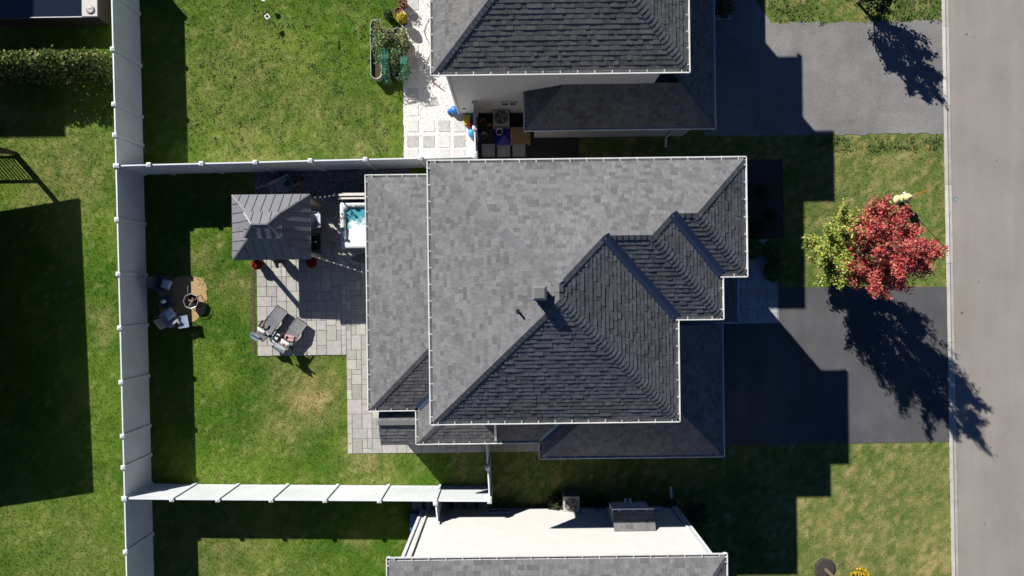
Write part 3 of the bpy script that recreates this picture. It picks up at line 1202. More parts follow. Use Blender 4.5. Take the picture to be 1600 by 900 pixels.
lr.face([(gx0, gy0), (gx0 + dG, wyS), (gx0 + dS, wyS), (gx0, sy1)], 'W', gx0, LZ, T2)
dE = gx1 - wx3
lr.face([(gx0, gy0), (gx1, gy0), (gx1 - dG, wyS), (gx0 + dG, wyS)], 'S', gy0, LZ, T2)
lr.face([(gx1, gy0), (gx1, gyN), (wx3, gyN), (wx3, gy0 + dE), (gx1 - dG, wyS)], 'E', gx1, LZ, T2)
px1, py0, pz = 7.75 - G, -1.295 + G, 2.92
lr.face([(px1, py0), (px1, .66), (wx2 + .2, .66), (wx2 + .2, py0 + (px1 - wx2 - .2))], 'E', px1, pz, .32)
lr.face([(wx2 + .2, py0), (px1, py0), (wx2 + .2, py0 + (px1 - wx2 - .2))], 'S', py0, pz, .32)
lW, lE, lS, lN = NRM('W', T2), NRM('E', T2), NRM('S', T2), NRM('N', T2)
zl = lambda x, y, d: (x, y, LZ + T2 * d)
lr.caps(zl(lx, lyN, 0), zl(wx0, lyN - dW, dW), lW, lN)
lr.caps(zl(lx, lyS, 0), zl(wx0, lyS + dW, dW), lW, lS)
lr.caps(zl(sx, sy1, 0), zl(sx + dS, wyS, dS), lW, lS)
lr.caps(zl(gx0, gy0, 0), zl(gx0 + dG, wyS, dG), lW, lS)
lr.caps(zl(gx1, gy0, 0), zl(gx1 - dG, wyS, dG), lE, lS)
lr.valley(zl(sx, lyS, 0), zl(wx0, lyS + dv, dv), lW, lS, .12)
lr.valley(zl(gx0, sy1, 0), zl(gx0 + dS, wyS, dS), lW, lS, .12)
lr.finish(0, near(620, 450))
LR = lr.root
gutter(LR, (lx, lyS), (lx, lyN), LZ, (-1, 0))
gutter(LR, (lx, lyN), (wx0, lyN), LZ, (0, 1), .11, 0)
gutter(LR, (lx, lyS), (sx, lyS), LZ, (0, -1), .11, -.11)
gutter(LR, (sx, sy1), (sx, lyS), LZ, (-1, 0), .11, -.11)
gutter(LR, (sx, sy1), (gx0, sy1), LZ, (0, -1), .11, -.11)
gutter(LR, (gx0, gy0), (gx0, sy1), LZ, (-1, 0), .11, -.11)
gutter(LR, (gx0, gy0), (gx1, gy0), LZ, (0, -1))
gutter(LR, (gx1, gy0), (gx1, gyN), LZ, (1, 0), .11, 0)
gutter(LR, (px1, py0), (px1, .66), pz, (1, 0), .11, 0)
gutter(LR, (wx2 + .3, py0), (px1, py0), pz, (0, -1), 0, .11)
for q, (a, b, c, d, zz) in enumerate(((lx, lyS, wx0, lyN, LZ), (sx, sy1, gx0 + .2, lyS, LZ), (gx0, gy0, gx1, gyN, LZ), (wx2, py0, px1, .66, pz))):
    z = zz - .10 - .003 * q
    MB().add([(a, b, z), (c, b, z), (c, d, z), (a, d, z)], [(3, 2, 1, 0)]).build('soffit', M['white_metal'], LR)
# ground-floor walls under the lower roofs
o2 = .30
siding(house, [(wx0, lyN - o2), (lx + o2, lyN - o2), (lx + o2, lyS + o2), (sx + o2, lyS + o2), (sx + o2, sy1 + o2), (gx0 + o2, sy1 + o2), (gx0 + o2, gy0 + o2),
               (gx1 - o2, gy0 + o2), (gx1 - o2, gyN + .05), (wx3, gyN + .05)], 0.0, LZ - .1, M['siding_grey'])
fm = MB()
fm.box((gx1 - o2, gy0 + .75, .02), (gx1 - o2 + .05, gyN - .35, 2.25))
gd = fm.build('garage_door', M['pvc'], house)
for k in range(4):
    mb = MB()
    mb.box((gx1 - o2 + .05, gy0 + .8, .06 + k * .55), (gx1 - o2 + .07, gyN - .4, .06 + k * .55 + .5))
    mb.build('door_panel', M['pvc'], gd)
window(house, (lx + o2 - .02, 1.0, 1.5), (-1, 0, 0), 1.6, 1.3)
window(house, (lx + o2 - .02, -2.2, 1.5), (-1, 0, 0), 1.2, 1.3)
window(house, (wx0 - .02, 1.2, 5.1), (-1, 0, 0), 1.3, 1.2)
window(house, (wx0 - .02, -1.6, 5.1), (-1, 0, 0), 1.3, 1.2)
window(house, (wx1 + .02, 2.0, 4.8), (1, 0, 0), 1.5, 1.4)
window(house, (wx3 + .02, -2.3, 5.0), (1, 0, 0), 1.3, 1.2)
window(house, (1.0, wyS - .02, 5.0), (0, -1, 0), 1.2, 1.0)
mb = MB()
mb.box((wx2 - .02, -.62, .2), (wx2 + .05, .30, 2.3))
mb.build('front_door', M['dark_wood'], house)
mb = MB()
mb.box((px1 - .45, py0 + .25, 0), (px1 - .30, py0 + .40, pz - .1))
mb.build('porch_post', M['pvc'], house)
# downspouts: one crosses the lower south roof
def downspout(parent, pts):
    mb = MB()
    for a, b in zip(pts, pts[1:]):
        mb.bar(a, b, .075, .055)
    return mb.build('downspout', M['white_metal'], parent)


downspout(house, [(-.62, wyS - .03, EZ - .15), (-.62, wyS - .05, LZ + T2 * dS + .06), (-.62, sy1 + .02, LZ + .07)])
downspout(house, [(lx - .04, lyS + .2, LZ - .1), (lx + o2 - .05, lyS + .35, LZ - .45), (lx + o2 - .05, lyS + .35, .1)])
downspout(house, [(gx1 + .04, gy0 + .1, LZ - .1), (gx1 - o2 + .05, gy0 + o2 + .1, LZ - .45), (gx1 - o2 + .05, gy0 + o2 + .1, .1)])

# ================================================================== north neighbour
nh = empty('house', (0, 8, 0))
nh.location = (0, 0, 0)
tag(nh, 'taupe-sided house with weathered grey hip roof at the top, white gravel beside it', 'house')
ax, bx, ay = -2.32 + G, 5.30 - G, 6.24 + G
nr = Roof('main_roof', nh, [M['shingle_n']], 51)
hw = (bx - ax) / 2
mx_ = (ax + bx) / 2
topy = ay + 9.5
TN = 0.64
nr.face([(ax, ay), (bx, ay), (mx_, ay + hw)], 'S', ay, EZ, TN)
nr.face([(ax, ay), (mx_, ay + hw), (mx_, topy - hw), (ax, topy)], 'W', ax, EZ, TN)
nr.face([(bx, ay), (bx, topy), (mx_, topy - hw), (mx_, ay + hw)], 'E', bx, EZ, TN)
nr.face([(ax, topy), (mx_, topy - hw), (bx, topy)], 'N', topy, EZ, TN)
nr.caps((ax, ay, EZ), (mx_, ay + hw, EZ + TN * hw), NRM('W', TN), NRM('S', TN))
nr.caps((bx, ay, EZ), (mx_, ay + hw, EZ + TN * hw), NRM('E', TN), NRM('S', TN))
# front wing of the north neighbour (its shadow steps out over the front lawn)
nbx, nby1 = ground_caster(1303, 205, EZ)
_, nby0 = ground_caster(1303, 315, EZ)
nhb = (nby1 - nby0) / 2
nbm = (nby0 + nby1) / 2
nr.face([(mx_, nby0), (nbx, nby0), (nbx - nhb, nbm), (mx_, nbm)], 'S', nby0, EZ, TN)
nr.face([(mx_, nby1), (mx_, nbm), (nbx - nhb, nbm), (nbx, nby1)], 'N', nby1, EZ, TN)
nr.face([(nbx, nby0), (nbx, nby1), (nbx - nhb, nbm)], 'E', nbx, EZ, TN)
siding(nh, [(bx - OV, nby0 + .4), (nbx - .4, nby0 + .4), (nbx - .4, nby1 - .4), (bx - OV, nby1 - .4)], 2.9, EZ - .1, M['siding_beige'])
nr.finish(220, near(870, 60))
gutter(nr.root, (ax, ay), (bx, ay), EZ, (0, -1))
gutter(nr.root, (ax, ay), (ax, topy), EZ, (-1, 0))
gutter(nr.root, (bx, ay), (bx, topy), EZ, (1, 0))
MB().add([(ax, ay, EZ - .1), (bx, ay, EZ - .1), (bx, topy, EZ - .1), (ax, topy, EZ - .1)], [(3, 2, 1, 0)]).build('soffit', M['white_metal'], nr.root)
nwx, nwy, nwe = -1.92, 6.72, bx - OV
siding(nh, [(nwx, topy - .4), (nwx, nwy), (nwe, nwy), (nwe, topy - .4), (nwx, topy - .4)], 0.25, EZ - .1, M['siding_beige'])
mb = MB()
mb.box((nwx + .01, nwy + .01, 0), (nwe - .01, topy - .41, .26))
mb.build('foundation', M['foundation'], nh)
mb = MB()
mb.bar((nwx - .03, nwy - .03, .25), (nwx - .03, nwy - .03, EZ - .1), .07, .07)
mb.build('corner_trim', M['siding_beige'], nh)
wp = at(795, 151, 1.55)
window(nh, (wp.x, nwy - .02, 1.55), (0, -1, 0), .62, .42)
mb = MB()
op = at(726, 162, .6)
mb.box((op.x - .06, nwy - .07, .78), (op.x + .06, nwy - .018, .90))
mb.build('outlet_box', M['pvc'], nh)
nl = Roof('lower_roof', nh, [M['shingle_n']], 55)
cx0, cx1, cy0 = 0.46 + G, 7.03 - G, 5.34 + G
dd = nwy - cy0
nl.face([(cx0, cy0), (cx0 + dd, nwy), (cx0, nwy)], 'W', cx0, LZ, T2)
nl.face([(cx0, cy0), (cx1, cy0), (cx1 - dd, nwy), (cx0 + dd, nwy)], 'S', cy0, LZ, T2)
de = cx1 - nwe
nl.face([(cx1, cy0), (cx1, topy), (nwe, topy), (nwe, cy0 + de), (cx1 - dd, nwy)], 'E', cx1, LZ, T2)
nl.caps((cx0, cy0, LZ), (cx0 + dd, nwy, LZ + T2 * dd), NRM('W', T2), NRM('S', T2))
nl.caps((cx1, cy0, LZ), (cx1 - dd, nwy, LZ + T2 * dd), NRM('E', T2), NRM('S', T2))
nl.finish(70, near(960, 160))
gutter(nl.root, (cx0, cy0), (cx1, cy0), LZ, (0, -1))
gutter(nl.root, (cx1, cy0), (cx1, topy), LZ, (1, 0))
gutter(nl.root, (cx0, cy0), (cx0, nwy), LZ, (-1, 0), .11, 0)
MB().add([(cx0, cy0, LZ - .1), (cx1, cy0, LZ - .1), (cx1, topy, LZ - .1), (cx0, topy, LZ - .1)], [(3, 2, 1, 0)]).build('soffit', M['white_metal'], nl.root)
siding(nh, [(cx0 + .35, nwy), (cx0 + .35, cy0 + .3), (cx1 - .3, cy0 + .3), (cx1 - .3, topy - .3)], 0.2, LZ - .1, M['siding_beige'])
mb = MB()
mb.box((cx0 + .37, cy0 + .32, 0), (cx1 - .32, nwy, .21))
mb.build('foundation', M['foundation'], nh)
downspout(nh, [(cx1 - .7, cy0 - .05, LZ - .1), (cx1 - .95, cy0 + .24, LZ - .5), (cx1 - .95, cy0 + .24, .15), (cx1 - .95, cy0 - .12, .08)])
mb = MB()
ml = at(1030, 210, 2.0)
mb.lathe([(.05, 0), (.09, .06), (.10, .2), (.03, .26)], (ml.x, cy0 + .2, 1.8), 10)
mb.build('wall_light', M['white_metal'], nh)

# ================================================================== south neighbour
sh = empty('house', (0, 0, 0))
tag(sh, 'white-sided house at the bottom with sunlit north wall and grey roof edge', 'house')
dx0, dx1, dy1 = -3.79 + G, 6.22 - G, -7.85 - G
sr = Roof('main_roof', sh, [M['shingle']], 61)
boty = dy1 - 8.0
TS = 0.56
sw = 4.0
sr.face([(dx0, dy1), (dx1, dy1), (dx1 - sw, dy1 - sw), (dx0 + sw, dy1 - sw)], 'N', dy1, EZ, TS)
sr.face([(dx0, dy1), (dx0, boty), (dx0 + sw, boty + sw), (dx0 + sw, dy1 - sw)], 'W', dx0, EZ, TS)
sr.face([(dx1, dy1), (dx1 - sw, dy1 - sw), (dx1 - sw, boty + sw), (dx1, boty)], 'E', dx1, EZ, TS)
sr.face([(dx0, boty), (dx1, boty), (dx1 - sw, boty + sw), (dx0 + sw, boty + sw)], 'S', boty, EZ, TS)
sr.caps((dx0, dy1, EZ), (dx0 + 2, dy1 - 2, EZ + TS * 2), NRM('W', TS), NRM('N', TS))
sr.caps((dx1, dy1, EZ), (dx1 - 2, dy1 - 2, EZ + TS * 2), NRM('E', TS), NRM('N', TS))
sr.finish(150, near(880, 885))
gutter(sr.root, (dx0, dy1), (dx1, dy1), EZ, (0, 1))
gutter(sr.root, (dx0, boty), (dx0, dy1), EZ, (-1, 0))
gutter(sr.root, (dx1, boty), (dx1, dy1), EZ, (1, 0))
MB().add([(dx0, boty, EZ - .1), (dx1, boty, EZ - .1), (dx1, dy1, EZ - .1), (dx0, dy1, EZ - .1)], [(3, 2, 1, 0)]).build('soffit', M['white_metal'], sr.root)
swx0, swx1, swy = -3.52, 6.12, -8.44
siding(sh, [(swx1, boty + .4), (swx1, swy), (swx0, swy), (swx0, boty + .4), (swx1, boty + .4)], 0.22, EZ - .1, M['siding_white'])
mb = MB()
mb.box((swx0 + .01, boty + .41, 0), (swx1 - .01, swy - .01, .23))
mb.build('foundation', M['foundation'], sh)
for q, x in enumerate((swx0 - .012, swx1 + .012)):
    mb = MB()
    mb.bar((x, swy + .012, .22), (x, swy + .012, EZ - .1), .10, .10)
    mb.build('corner_trim', M['pvc'], sh)
downspout(sh, [(swx0 + .22, swy + .05, EZ - .15), (swx0 + .22, swy + .05, .15), (swx0 + .22, swy + .35, .06)])
downspout(sh, [(swx1 - .12, swy + .05, EZ - .15), (swx1 - .12, swy + .05, .25), (swx1 - .12, swy + .75, .08)])
# basement window
bw = at(780, 800, .45)
window(sh, (bw.x, swy + .02, .55), (0, 1, 0), .9, .36)
# fireplace bump-out with its own little roof
bx0, bx1, by = 3.48, 4.80, -7.90
siding(sh, [(bx1, swy), (bx1, by), (bx0, by), (bx0, swy)], 1.28, 2.42, M['siding_white'], name='bump_out')
MB().add([(bx0, swy, 1.28), (bx1, swy, 1.28), (bx1, by, 1.28), (bx0, by, 1.28)], [(0, 1, 2, 3)]).build('bump_out_floor', M['white_metal'], sh)
br = Roof('bump_out_roof', sh, [M['shingle']], 66)
br.face([(bx0 - .06, by + .02), (bx1 + .06, by + .02), (bx1 + .06, swy), (bx0 - .06, swy)], 'N', by + .02, 2.42, .66)
br.finish(0, near(985, 820))
gutter(br.root, (bx0 - .06, by + .02), (bx1 + .06, by + .02), 2.42, (0, 1), 0, 0)
for (u, v, z, wd) in ((914, 804, .55, .10), (924, 804, .62, .16), (938, 803, .6, .05), (1028, 793, .5, .14)):
    p = at(u, v, z)
    mb = MB()
    mb.box((p.x - wd, swy + .017, z), (p.x + wd, swy + .11, z + .18))
    mb.build('wall_vent', M['white_metal'], sh)
for dx_ in (.55, .72):
    mb = MB()
    mb.tube([(bx0 + dx_, by, 1.5), (bx0 + dx_, by + .14, 1.5), (bx0 + dx_, by + .17, 1.45)], .05, 8)
    mb.build('flue_pipe', M['white_metal'], sh)

# ================================================================== houses west of the rear fence (they throw the long shadows)
def plain_house(x0, y0, x1, y1_, label, zE=6.3):
    h = empty('house', (0, 0, 0))
    tag(h, label, 'house', 'houses behind the rear fence')
    g = .45
    siding(h, [(x0 + g, y1_ - g), (x0 + g, y0 + g), (x1 - g, y0 + g), (x1 - g, y1_ - g), (x0 + g, y1_ - g)], 0, zE - .1, M['siding_grey'])
    r = Roof('main_roof', h, [M['shingle']], int(abs(x0 * 7 + y0)))
    hh = min(x1 - x0, y1_ - y0) / 2
    ym = (y0 + y1_) / 2
    xm = (x0 + x1) / 2
    d = r.deck
    if x1 - x0 > y1_ - y0:
        q0, q1 = (x0 + hh, ym), (x1 - hh, ym)
        fs = [([(x0, y0), (x1, y0), q1, q0], 'S', y0), ([(x0, y1_), q0, q1, (x1, y1_)], 'N', y1_), ([(x0, y0), q0, (x0, y1_)], 'W', x0), ([(x1, y0), (x1, y1_), q1], 'E', x1)]
    else:
        q0, q1 = (xm, y0 + hh), (xm, y1_ - hh)
        fs = [([(x0, y0), (x1, y0), q0], 'S', y0), ([(x0, y1_), q1, (x1, y1_)], 'N', y1_), ([(x0, y0), q0, q1, (x0, y1_)], 'W', x0), ([(x1, y0), (x1, y1_), q1, q0], 'E', x1)]
    for poly, sd, ev in fs:
        r.face(poly, sd, ev, zE, .5)
    r.finish(0, lambda rec: 0)
    MB().add([(x0, y0, zE - .09), (x1, y0, zE - .09), (x1, y1_, zE - .09), (x0, y1_, zE - .09)], [(3, 2, 1, 0)]).build('soffit', M['white_metal'], r.root)
    for y in (y0 + 2.2, (y0 + y1_) / 2, y1_ - 2.2):
        window(h, (x1 - g + .02, y, 4.7), (1, 0, 0), 1.3, 1.2)
        window(h, (x1 - g + .02, y, 1.6), (1, 0, 0), 1.4, 1.3)
    return h


c1x, c1y0 = ground_caster(118, 765, 6.3)
_, c1y1 = ground_caster(118, 440, 6.3)
h1w = plain_house(c1x - 9, c1y0, c1x, c1y1, 'grey house beyond the rear fence with a roofed deck shading the left lawn')
DZ = 2.15
ax_, ay_ = ground_caster(126, 313, DZ)
bx_, by_ = ground_caster(147, 770, DZ)
mb = MB()
cor = [(bx_, by_), (ax_, ay_), (c1x - .5, ay_), (c1x - .5, by_)]
mb.add([(x, y, DZ - .08) for x, y in cor[:2]] + [(x, y, DZ + .5) for x, y in cor[2:]] + [(x, y, DZ) for x, y in cor[:2]] + [(x, y, DZ + .58) for x, y in cor[2:]],
       [(0, 1, 2, 3), (7, 6, 5, 4), (0, 4, 5, 1), (1, 5, 6, 2), (2, 6, 7, 3), (3, 7, 4, 0)])
mb.build('deck_roof', M['grey_trim'], h1w)
pp0 = at(24, 240)
for k in range(5):
    t = k / 4
    px_, py_ = pp0.x + (bx_ - ax_) * t - (1.3 if k else 0), pp0.y + (by_ + .9 - ay_ + .0) * t
    mb = MB(); mb.box((px_ - .07, py_ - .07, 0), (px_ + .07, py_ + .07, DZ - .06)); mb.build('deck_post', M['dark_wood'], h1w)
mb = MB()
mb.bar((pp0.x, pp0.y, .95), (pp0.x - 3.0, pp0.y, .95), .09, .05)
mb.bar((pp0.x, pp0.y, .12), (pp0.x - 3.0, pp0.y, .12), .06, .05)
mb.build('deck_rail', M['dark_wood'], h1w)
for k in range(22):
    mb = MB(); x = pp0.x - .15 - k * .13
    mb.box((x - .018, pp0.y - .018, .14), (x + .018, pp0.y + .018, .93)); mb.build('baluster', M['dark_wood'], h1w)
c2x, c2y = ground_caster(102, 214, 6.3)
plain_house(c2x - 9, c2y, c2x, c2y + 10.5, 'grey house beyond the rear fence shading the top left corner')

# ================================================================== fences
FH = 1.83


def fence_seg(root, pts, panels_on=True, capz=FH):
    """posts at pts (world xy); one panel between each pair"""
    for p in pts:
        mb = MB()
        mb.box((-.064, -.064, 0), (.064, .064, FH + .03))
        po = mb.build('post', M['pvc'], root, loc=(p.x, p.y, 0))
        mb = MB()
        mb.box((-.076, -.076, FH + .03), (.076, .076, FH + .055))
        mb.add([(-.072, -.072, FH + .055), (.072, -.072, FH + .055), (.072, .072, FH + .055), (-.072, .072, FH + .055), (0, 0, FH + .09)],
               [(0, 1, 4), (1, 2, 4), (2, 3, 4), (3, 0, 4)])
        mb.build('post_cap', M['pvc'], po)
    for a, b in zip(pts, pts[1:]):
        d = (b - a)
        Ln = d.length - .13
        d.normalize()
        n = Vector((-d.y, d.x, 0))
        s_ = a + d * .065
        mb = MB()
        nb = max(1, round(Ln / .178))
        bw_ = Ln / nb
        for k in range(nb):                                  # tongue-and-groove boards with V joints
            x0, x1 = k * bw_, (k + 1) * bw_
            c_ = .003
            pr = [(x0, -.016), (x0 + c_, -.0185), (x1 - c_, -.0185), (x1, -.016), (x1, .016), (x1 - c_, .0185), (x0 + c_, .0185), (x0, .016)]
            vs = [s_ + d * q + n * o + Vector((0, 0, z)) for z in (.06, FH - .06) for q, o in pr]
            mb.add(vs, [(i, (i + 1) % 8, (i + 1) % 8 + 8, i + 8) for i in range(8) if i not in (3, 7)])
        mb.build('panel', M['pvc'], root)
        for z0, z1, hw_ in ((.03, .17, .024), (FH - .13, FH, .024)):
            mb = MB()
            vs = [s_ + d * q + n * o + Vector((0, 0, z)) for z in (z0, z1) for q, o in ((0, -hw_), (Ln, -hw_), (Ln, hw_), (0, hw_))]
            mb.add(vs, [(3, 2, 1, 0), (4, 5, 6, 7), (0, 1, 5, 4), (1, 2, 6, 5), (2, 3, 7, 6), (3, 0, 4, 7)])
            mb.build('rail', M['pvc'], root)


def new_fence(label, pix):
    pts = [at(u, v, FH) for u, v in pix]
    for p in pts:
        p.z = 0
    root = empty('fence', (0, 0, 0))
    tag(root, label, 'fence', 'white vinyl privacy fences')
    fence_seg(root, pts)
    return root


def lin(v):
    return 174.6 + (197.6 - 174.6) * v / 900.0


new_fence('long white vinyl rear fence running top to bottom along the left', [(lin(v), v) for v in (-95, -10, 77, 163, 211, 259, 343, 428, 512, 597, 681, 730, 778, 862, 947)])
new_fence('white fence between patio yard and the upper neighbour lawn', [(183.5, 259), (233, 257.5), (315, 255.5), (399, 253.5), (485, 251), (571, 249), (657, 247), (742, 244.5)])
new_fence('sunlit white fence along the bottom of the back yard', [(195.5, 779), (269, 780), (341, 780.5), (424, 781), (508, 781.5), (593, 782), (680, 782.5), (765, 783)])
new_fence('short white fence with post joining yard corner to the house side', [(765, 779), (762, 731), (760, 690)])
new_fence('short white fence between the bottom fence and the white-sided house', [(680.5, 786), (684, 818)])
new_fence('short fence beside the white gravel enclosing the dark side yard', [(742.5, 240.5), (741.5, 200), (740.5, 160)])

# ================================================================== foliage helpers
def leaf_mesh(name, pos, size, cols, mat_, up=0.35, aspect=0.62, nrm=None):
    """diamond leaves at pos with random orientation biased to face upwards"""
    n = len(pos)
    d = rng.normal(size=(n, 3))
    d /= np.linalg.norm(d, axis=1)[:, None]
    nr = rng.normal(size=(n, 3)) + np.array([0, 0, up * 3])
    if nrm is not None:
        nr = nr + nrm
    nr /= np.linalg.norm(nr, axis=1)[:, None]
    a = np.cross(nr, d)
    a /= np.linalg.norm(a, axis=1)[:, None] + 1e-9
    b = np.cross(nr, a)
    s_ = np.asarray(size)[:, None]
    v0 = pos + a * s_
    v2 = pos - a * s_
    v1 = pos + b * s_ * aspect + nr * s_ * .18
    v3 = pos - b * s_ * aspect + nr * s_ * .18
    V = np.stack([v0, v1, v2, v3], 1).reshape(-1, 3)
    i = np.arange(n) * 4
    F = np.concatenate([np.stack([i, i + 1, i + 2], 1), np.stack([i, i + 2, i + 3], 1)])
    return np_mesh(name, V, F, 3, np.repeat(cols, 4, 0), mat_)


def place(name, me, parent, loc=None):
    o = bpy.data.objects.new(name, me)
    COL.objects.link(o)
    if parent:
        o.parent = parent
    if loc is not None:
        o.location = loc
    return o


def tree(label, base, h, r, z0, nl, nleaf, colfn, name='tree', leafsize=(.045, .085), lean=(0, 0), taper=0.65, cat='tree', spread=.17, extra=()):
    root = empty(name, (base.x, base.y, 0))
    tag(root, label, cat)
    tr = MB()
    pts = [Vector((lean[0] * t * h, lean[1] * t * h, t * h * .92)) for t in (0, .15, .35, .6, .85, 1)]
    k = .018 * h
    tr.tube(pts, [k, k * .8, k * .65, k * .45, k * .25, .008], 8)
    limbs = []
    for i in range(nl):
        t = (i + .5) / nl
        zs = z0 * .7 + (h * .80 - z0 * .7) * t ** 1.15
        az = i * 2.39996 + random.uniform(-.4, .4)
        # envelope radius at the tip
        zt = zs + (h - zs) * random.uniform(.25, .55) * (1 - .35 * t)
        q = (zt - z0) / max(.1, (h - z0))
        env = r * (math.sin(math.pi * min(1, max(0.0, q) * .78 + .18)) ** taper) * random.uniform(.62, 1.30)
        st = Vector((lean[0] * zs, lean[1] * zs, zs))
        tip = Vector((lean[0] * zt + math.cos(az) * env, lean[1] * zt + math.sin(az) * env, zt))
        mid = st.lerp(tip, .5) + Vector((math.cos(az) * env * .12, math.sin(az) * env * .12, -.10 * env))
        tr.tube([st, mid, tip], [.022 * h * .35 * (1.1 - t), .010 * h * .3, .006], 5, caps=False)
        limbs.append((st, mid, tip))
    for zs, az, env, zt in extra:
        st = Vector((0, 0, zs))
        tip = Vector((math.cos(az) * env, math.sin(az) * env, zt))
        mid = st.lerp(tip, .5) + Vector((0, 0, -.08 * env))
        tr.tube([st, mid, tip], [.03, .018, .006], 5, caps=False)
        limbs.append((st, mid, tip))
    limbs.append((Vector((lean[0] * h * .7, lean[1] * h * .7, h * .7)), Vector((lean[0] * h * .85, lean[1] * h * .85, h * .85)), Vector((lean[0] * h, lean[1] * h, h))))
    tr.build('trunk', M['bark'], root)
    per = nleaf // len(limbs)
    P = []
    for st, mid, tip in limbs:
        # a few twigs on every limb give the spray look
        tw = [(mid.lerp(tip, random.uniform(0, .7)), Vector((random.gauss(0, 1), random.gauss(0, 1), random.uniform(.2, 1.2))).normalized() * random.uniform(.15, .42) * r * .55) for _ in range(5)]
        for j in range(per):
            if random.random() < .45:
                s_ = random.uniform(.25, 1.03)
                p = st.lerp(mid, s_ * 2) if s_ < .5 else mid.lerp(tip, (s_ - .5) * 2)
                sp = spread * (1.15 - s_ * .6)
            else:
                o, dv_ = random.choice(tw)
                s_ = random.random()
                p = o + dv_ * s_
                sp = spread * (.75 - .4 * s_)
            P.append((p.x + random.gauss(0, sp), p.y + random.gauss(0, sp), p.z + random.gauss(0, sp * .7)))
    P = np.array(P)
    P[:, 2] = np.maximum(P[:, 2], .3)
    cols = colfn(P)
    sz = rng.uniform(leafsize[0], leafsize[1], len(P))
    place('crown', leaf_mesh('crown', P, sz, cols, M['leaf']), root)
    return root


def maple_col(P):
    n = len(P)
    s_ = (P[:, 2] - 3.0) / 1.5 + (P[:, 0]) / 1.0 + .18 * (-P[:, 1]) + rng.normal(0, .28, n)
    red = np.array([[.66, .12, .125], [.56, .075, .085], [.72, .24, .20], [.68, .27, .16], [.38, .04, .05]])
    yel = np.array([[.46, .50, .10], [.28, .38, .07], [.60, .57, .16], [.15, .25, .05], [.36, .45, .10]])
    c = np.where((s_ > 0.0)[:, None], red[rng.integers(0, 5, n)], yel[rng.integers(0, 5, n)])
    return c * rng.uniform(.7, 1.15, (n, 1))


def green_col(P):
    n = len(P)
    g = np.array([[.045, .075, .018], [.03, .055, .014], [.06, .09, .02]])
    return g[rng.integers(0, 3, n)] * rng.uniform(.6, 1.2, (n, 1))


tree('maple with red and yellow autumn leaves by the driveway and street', at(1283, 399), 6.75, 1.5, 1.1, 66, 56000, maple_col, 'maple_tree', leafsize=(.026, .054), taper=.7, spread=.125,
     extra=[(random.uniform(.8, 2.0), R(random.uniform(95, 250)), random.uniform(1.0, 1.65), random.uniform(1.7, 3.6)) for _ in range(24)])
tree('dark green tree at the top edge shading the worn driveway', at(1340, 4), 3.5, .95, .45, 26, 6500, green_col, 'leafy_tree', leafsize=(.04, .075), spread=.13)
# young tree whose trunk stands in a mulch ring at the bottom edge
yt = at(1289, 889)
tree('young tree with thin pale trunk in a dark mulch ring at the bottom', yt, 4.2, .62, 2.7, 14, 1500, green_col, 'young_tree', lean=(.02, -.05), spread=.10)
mb = MB()
pts = [(math.cos(k * .4488) * .44 * random.uniform(.93, 1.06), math.sin(k * .4488) * .44 * random.uniform(.93, 1.06)) for k in range(14)]
mb.add([(x, y, .0) for x, y in pts] + [(x * .8, y * .8, .06) for x, y in pts] + [(0, 0, .085)],
       [(k, (k + 1) % 14, (k + 1) % 14 + 14, k + 14) for k in range(14)] + [(k + 14, (k + 1) % 14 + 14, 28) for k in range(14)])
mr = mb.build('mulch_ring', M['dark_mulch'], loc=(yt.x, yt.y, .004))
tag(mr, 'round mound of dark mulch around the young tree trunk', 'mulch ring')
HARD.append((yt.x - .36, yt.y - .36, yt.x + .36, yt.y + .36))


def shrub(name, label, base, r, h, n, cols, leaf=(.03, .055), cat='shrub', group=None, rough=.16, fl=None):
    root = empty(name, (base.x, base.y, 0))
    tag(root, label, cat, group)
    st = MB()
    for k in range(6):
        a = k * 1.05
        st.tube([(0, 0, 0), (math.cos(a) * r * .35, math.sin(a) * r * .35, h * .5), (math.cos(a) * r * .6, math.sin(a) * r * .6, h * .8)], [.014, .009, .004], 5)
    st.build('stem', M['bark'], root)
    d = rng.normal(size=(n, 3))
    d /= np.linalg.norm(d, axis=1)[:, None]
    d[:, 2] = np.abs(d[:, 2]) * 1.0 - .25 * (rng.random(n) < .35)
    rad = (1 - rough + rough * 1.4 * rng.random(n)) * (rng.random(n) ** .12)
    P = d * rad[:, None] * np.array([r, r, h * .55]) + np.array([0, 0, h * .45])
    P[:, 2] = np.maximum(P[:, 2], .02)
    cc = np.array(cols)[rng.integers(0, len(cols), n)] * rng.uniform(.7, 1.2, (n, 1))
    place('foliage', leaf_mesh('foliage', P, rng.uniform(leaf[0], leaf[1], n), cc, M['leaf'], nrm=d * 1.2), root)
    if fl:
        m_, col_, sz = fl
        d = rng.normal(size=(m_, 3))
        d /= np.linalg.norm(d, axis=1)[:, None]
        d[:, 2] = np.abs(d[:, 2])
        P = d * np.array([r, r, h * .6]) * rng.uniform(.9, 1.1, (m_, 1)) + np.array([0, 0, h * .45])
        cc = np.array(col_)[rng.integers(0, len(col_), m_)] * rng.uniform(.8, 1.2, (m_, 1))
        place('flowers', leaf_mesh('flowers', P, rng.uniform(sz * .6, sz, m_), cc, M['leaf'], up=.8, aspect=.9), root)
    return root


